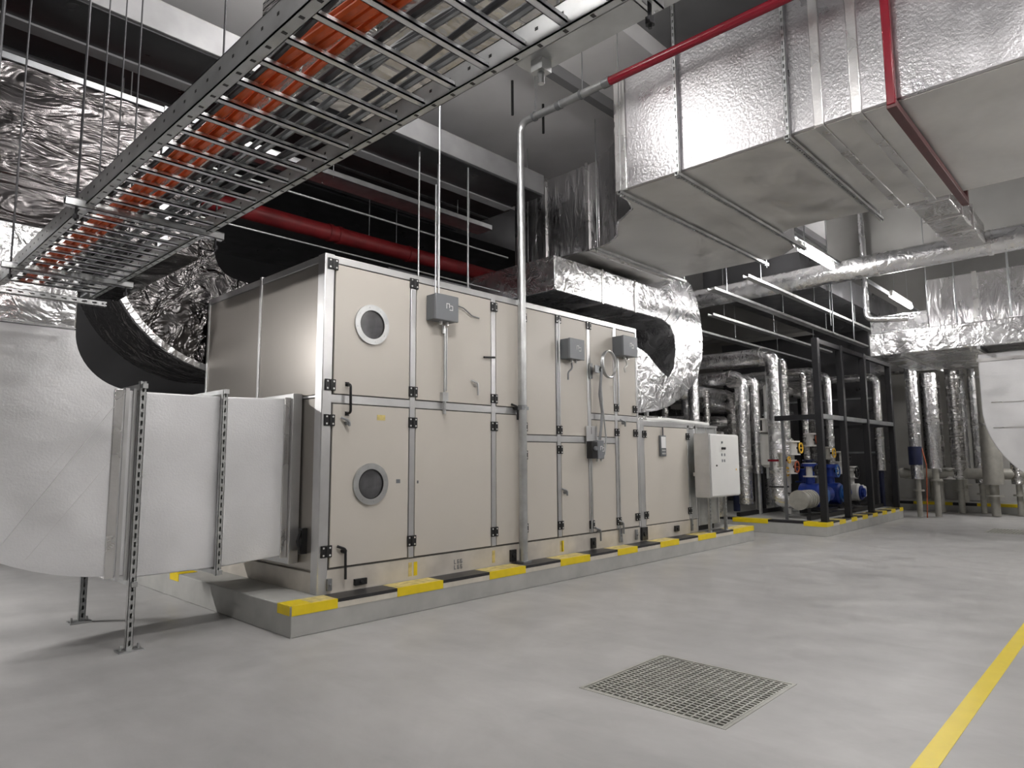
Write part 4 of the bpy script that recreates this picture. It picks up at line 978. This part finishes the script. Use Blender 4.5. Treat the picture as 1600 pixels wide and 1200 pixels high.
for i, y in enumerate((4.9, 4.0, 3.1, 2.25)):
    valve(21.2, y, .90, ['pale valve on the far manifold, leftmost', 'pale valve on the far manifold, second from the left', 'pale valve on the far manifold, third from the left', 'pale valve on the far manifold, rightmost'][i], 'valve_white' if i % 2 else 'insulation_grey', ['copper_red', 'black_steel', 'valve_yellow', 'black_steel'][i], .12)
m_ = MB(); m_.box(20.2, 20.24, 4.18, 4.30, 1.7, 3.6); m_.build('wall_strut', 'black_steel', label='narrow black upright beyond the black frame', cat='post')
m_ = MB(); m_.cyl((19.1, 4.33, 1.3), (19.1, 4.33, 1.75), .15, 16); m_.build('blue_collar', 'navy', label='dark blue wrap round the bright foil pipe right of the frame', cat='pipe fitting')
cable('drain_hose', 'thin reddish hose beside the bright foil pipe', 'hose', [(19.12, 4.18, 1.7), (19.0, 4.08, 1.3), (19.05, 4.15, .02)], .014, 'copper_red')
# big pale elbow at right edge
t = thing('foil_duct', 'pale foil duct with large curved elbow at the right edge of the view', 'duct', (15, 1, 1))
cy_, cz_, R1 = .70, 2.35, 1.50
arcq = [(cy_+R1*math.cos(a), cz_+R1*math.sin(a)) for a in [0-(PI/2)*i/20 for i in range(21)]]
poly = [(cy_+R1, 3.35)] + arcq + [(-2.5, cz_-R1), (-2.5, cz_-R1+1.4), (cy_-.2, cz_-R1+1.4), (cy_-.2, 3.35)]
m_ = MB(); m_.prism(poly, 'x', 14.6, 16.2); m_.build('elbow', 'foil_cloth_creased', t, bev=.015)
m_ = MB(); m_.box(14.58, 16.22, cy_-.22, cy_+R1+.02, 3.2, 3.26); m_.build('flange', 'foil_tape', t)
for z in (2.0, 2.45): MB().box(14.59, 14.601, -2.4, cy_+R1-.15, z, z+.014).build('tape_seam', 'foil_tape', t)

# ------------------------------------------------------------------ right side overhead services
foilpipe('thick round foil pipe crossing overhead behind the near tube light', [(12.5, 8.8, 4.72), (12.5, -3.0, 4.86)], .19, mt='foil_bright', bands=[((12.5, 3.2, 4.785), 'y'), ((12.5, 1.6, 4.80), 'y')])
t = thing('foil_duct', 'foil duct leaving the right side of the big duct toward the back', 'duct', (11.5, 1.9, 4.72))
MB().box(9.26, 12.25, 1.62, 2.05, 4.72, 5.05).build('body', 'foil_crinkle', t, bev=.015)
for x in (9.6, 10.4, 11.2): MB().box(x, x+.05, 1.60, 2.07, 4.70, 5.07).build('flange', 'foil_tape', t)
t = thing('foil_duct', 'bright foil duct lit by the farther tube light over the far aisle', 'duct', (16, 1.5, 3.6))
MB().box(15.2, 17.2, -3.0, 3.05, 4.02, 5.0).build('body', 'foil_side', t, bev=.02)
for y in (2.2, .9): MB().box(15.17, 15.2, y, y+.08, 4.0, 5.02).build('flange', 'foil_tape', t)
m_ = MB(); m_.box(15.2, 15.9, 3.054, 4.1, 3.95, 4.4); m_.build('branch', 'foil_bright', t, bev=.01)
t = thing('foil_duct', 'low wide foil duct with pale underside over the far pipes', 'duct', (16, 1.5, 3.4))
MB().box(14.3, 17.5, -3.0, 3.9, 3.45, 3.9).build('body', 'foil_bright', t, bev=.015)
for y in (.6, 2.1, 3.3): MB().box(14.27, 17.55, y, y+.05, 3.40, 3.45).build('flange', 'galvanised', t)
# conduits and trunkings in X direction beyond the big duct
for i, (y, z, x0, x1, w, lab) in enumerate(((4.6, 4.45, 10.5, 19, .10, 'galvanised tray running over the pump frame, nearest the big duct'), (5.2, 4.35, 10.5, 19, .14, 'galvanised tray running over the pump frame, second from the big duct'),
                                           (6.1, 4.30, 12.2, 19, .12, 'galvanised tray running over the pump frame, third from the big duct'), (7.0, 4.25, 12.2, 20, .2, 'wide galvanised tray over the pump frame'))):
    t = thing('cable_trunking', lab, 'cable trunking', ((x0+x1)/2, y, z))
    m_ = MB(); m_.box(x0, x1, y, y+w, z, z+.006); m_.box(x0, x1, y, y+.006, z, z+.05); m_.box(x0, x1, y+w-.006, y+w, z, z+.05); m_.build('body', 'galvanised', t)
    for x in (x0+.6, x0+3.1, x0+5.6):
        MB().cyl((x, y+w/2, z), (x, y+w/2, 4.89 if (4.6 < y+w/2 < 6.6 and x > 12.8) else (5.39 if y > 8.4 else 6.59)), .006, 8).build('threaded_rod', 'galvanised_dark', t)
t = thing('light_trunking', 'slim galvanised channel carrying the two lit tube lights', 'cable trunking', (14, 3.8, 4.93))
MB().box(10.2, 18.5, 3.74, 3.80, 4.88, 4.92).build('body', 'galvanised_dark', t)
t = thing('overhead_duct', 'dark flat duct over the pump frame beyond the big duct', 'duct', (15, 6.5, 4.9))
MB().box(12.8, 19.5, 4.6, 6.6, 4.9, 5.4).build('body', 'duct_dark', t)
for i, (x, y, r) in enumerate(((14.0, 4.45, .010), (15.1, 4.40, .010), (13.1, 4.2, .008), (14.2, 2.4, .012), (14.2, 1.6, .016), (14.2, 1.2, .016), (13.0, 2.6, .008))):
    MB().cyl((x, y, 3.95 if i < 3 else 3.9), (x, y, 5.05 if 13.15 < x < 13.9 and y < 4.2 else (6.84 if y < 4.22 else 6.59)), r, 8).build('hanger_rod', 'galvanised_dark', label=['thin rod hanging above the first black post', 'thin rod hanging above the second black post', 'thin rod hanging left of the pump frame', 'rod hanging beside the bright far duct, left one', 'thick rod hanging beside the bright far duct, middle one', 'thick rod hanging beside the bright far duct, right one', 'thin rod hanging behind the thick round foil pipe'][i], cat='hanger rod', group='rods over the far aisle')
t = thing('sprinkler_main', 'dark red pipe crossing overhead beyond the big duct at the right edge', 'pipe', (9.8, 0, 5.2))
MB().tube([(9.9, 2.0, 5.15), (9.9, -3.5, 5.15)], .05, 16).build('pipe', 'red_old', t)
cable('drop_pipe', 'pale drop pipe hanging behind the thick round foil pipe', 'pipe', [(13.0, 3.55, 6.84), (13.0, 3.55, 3.95), (13.0, 2.9, 3.88)], .055, 'foil_bright', .15)
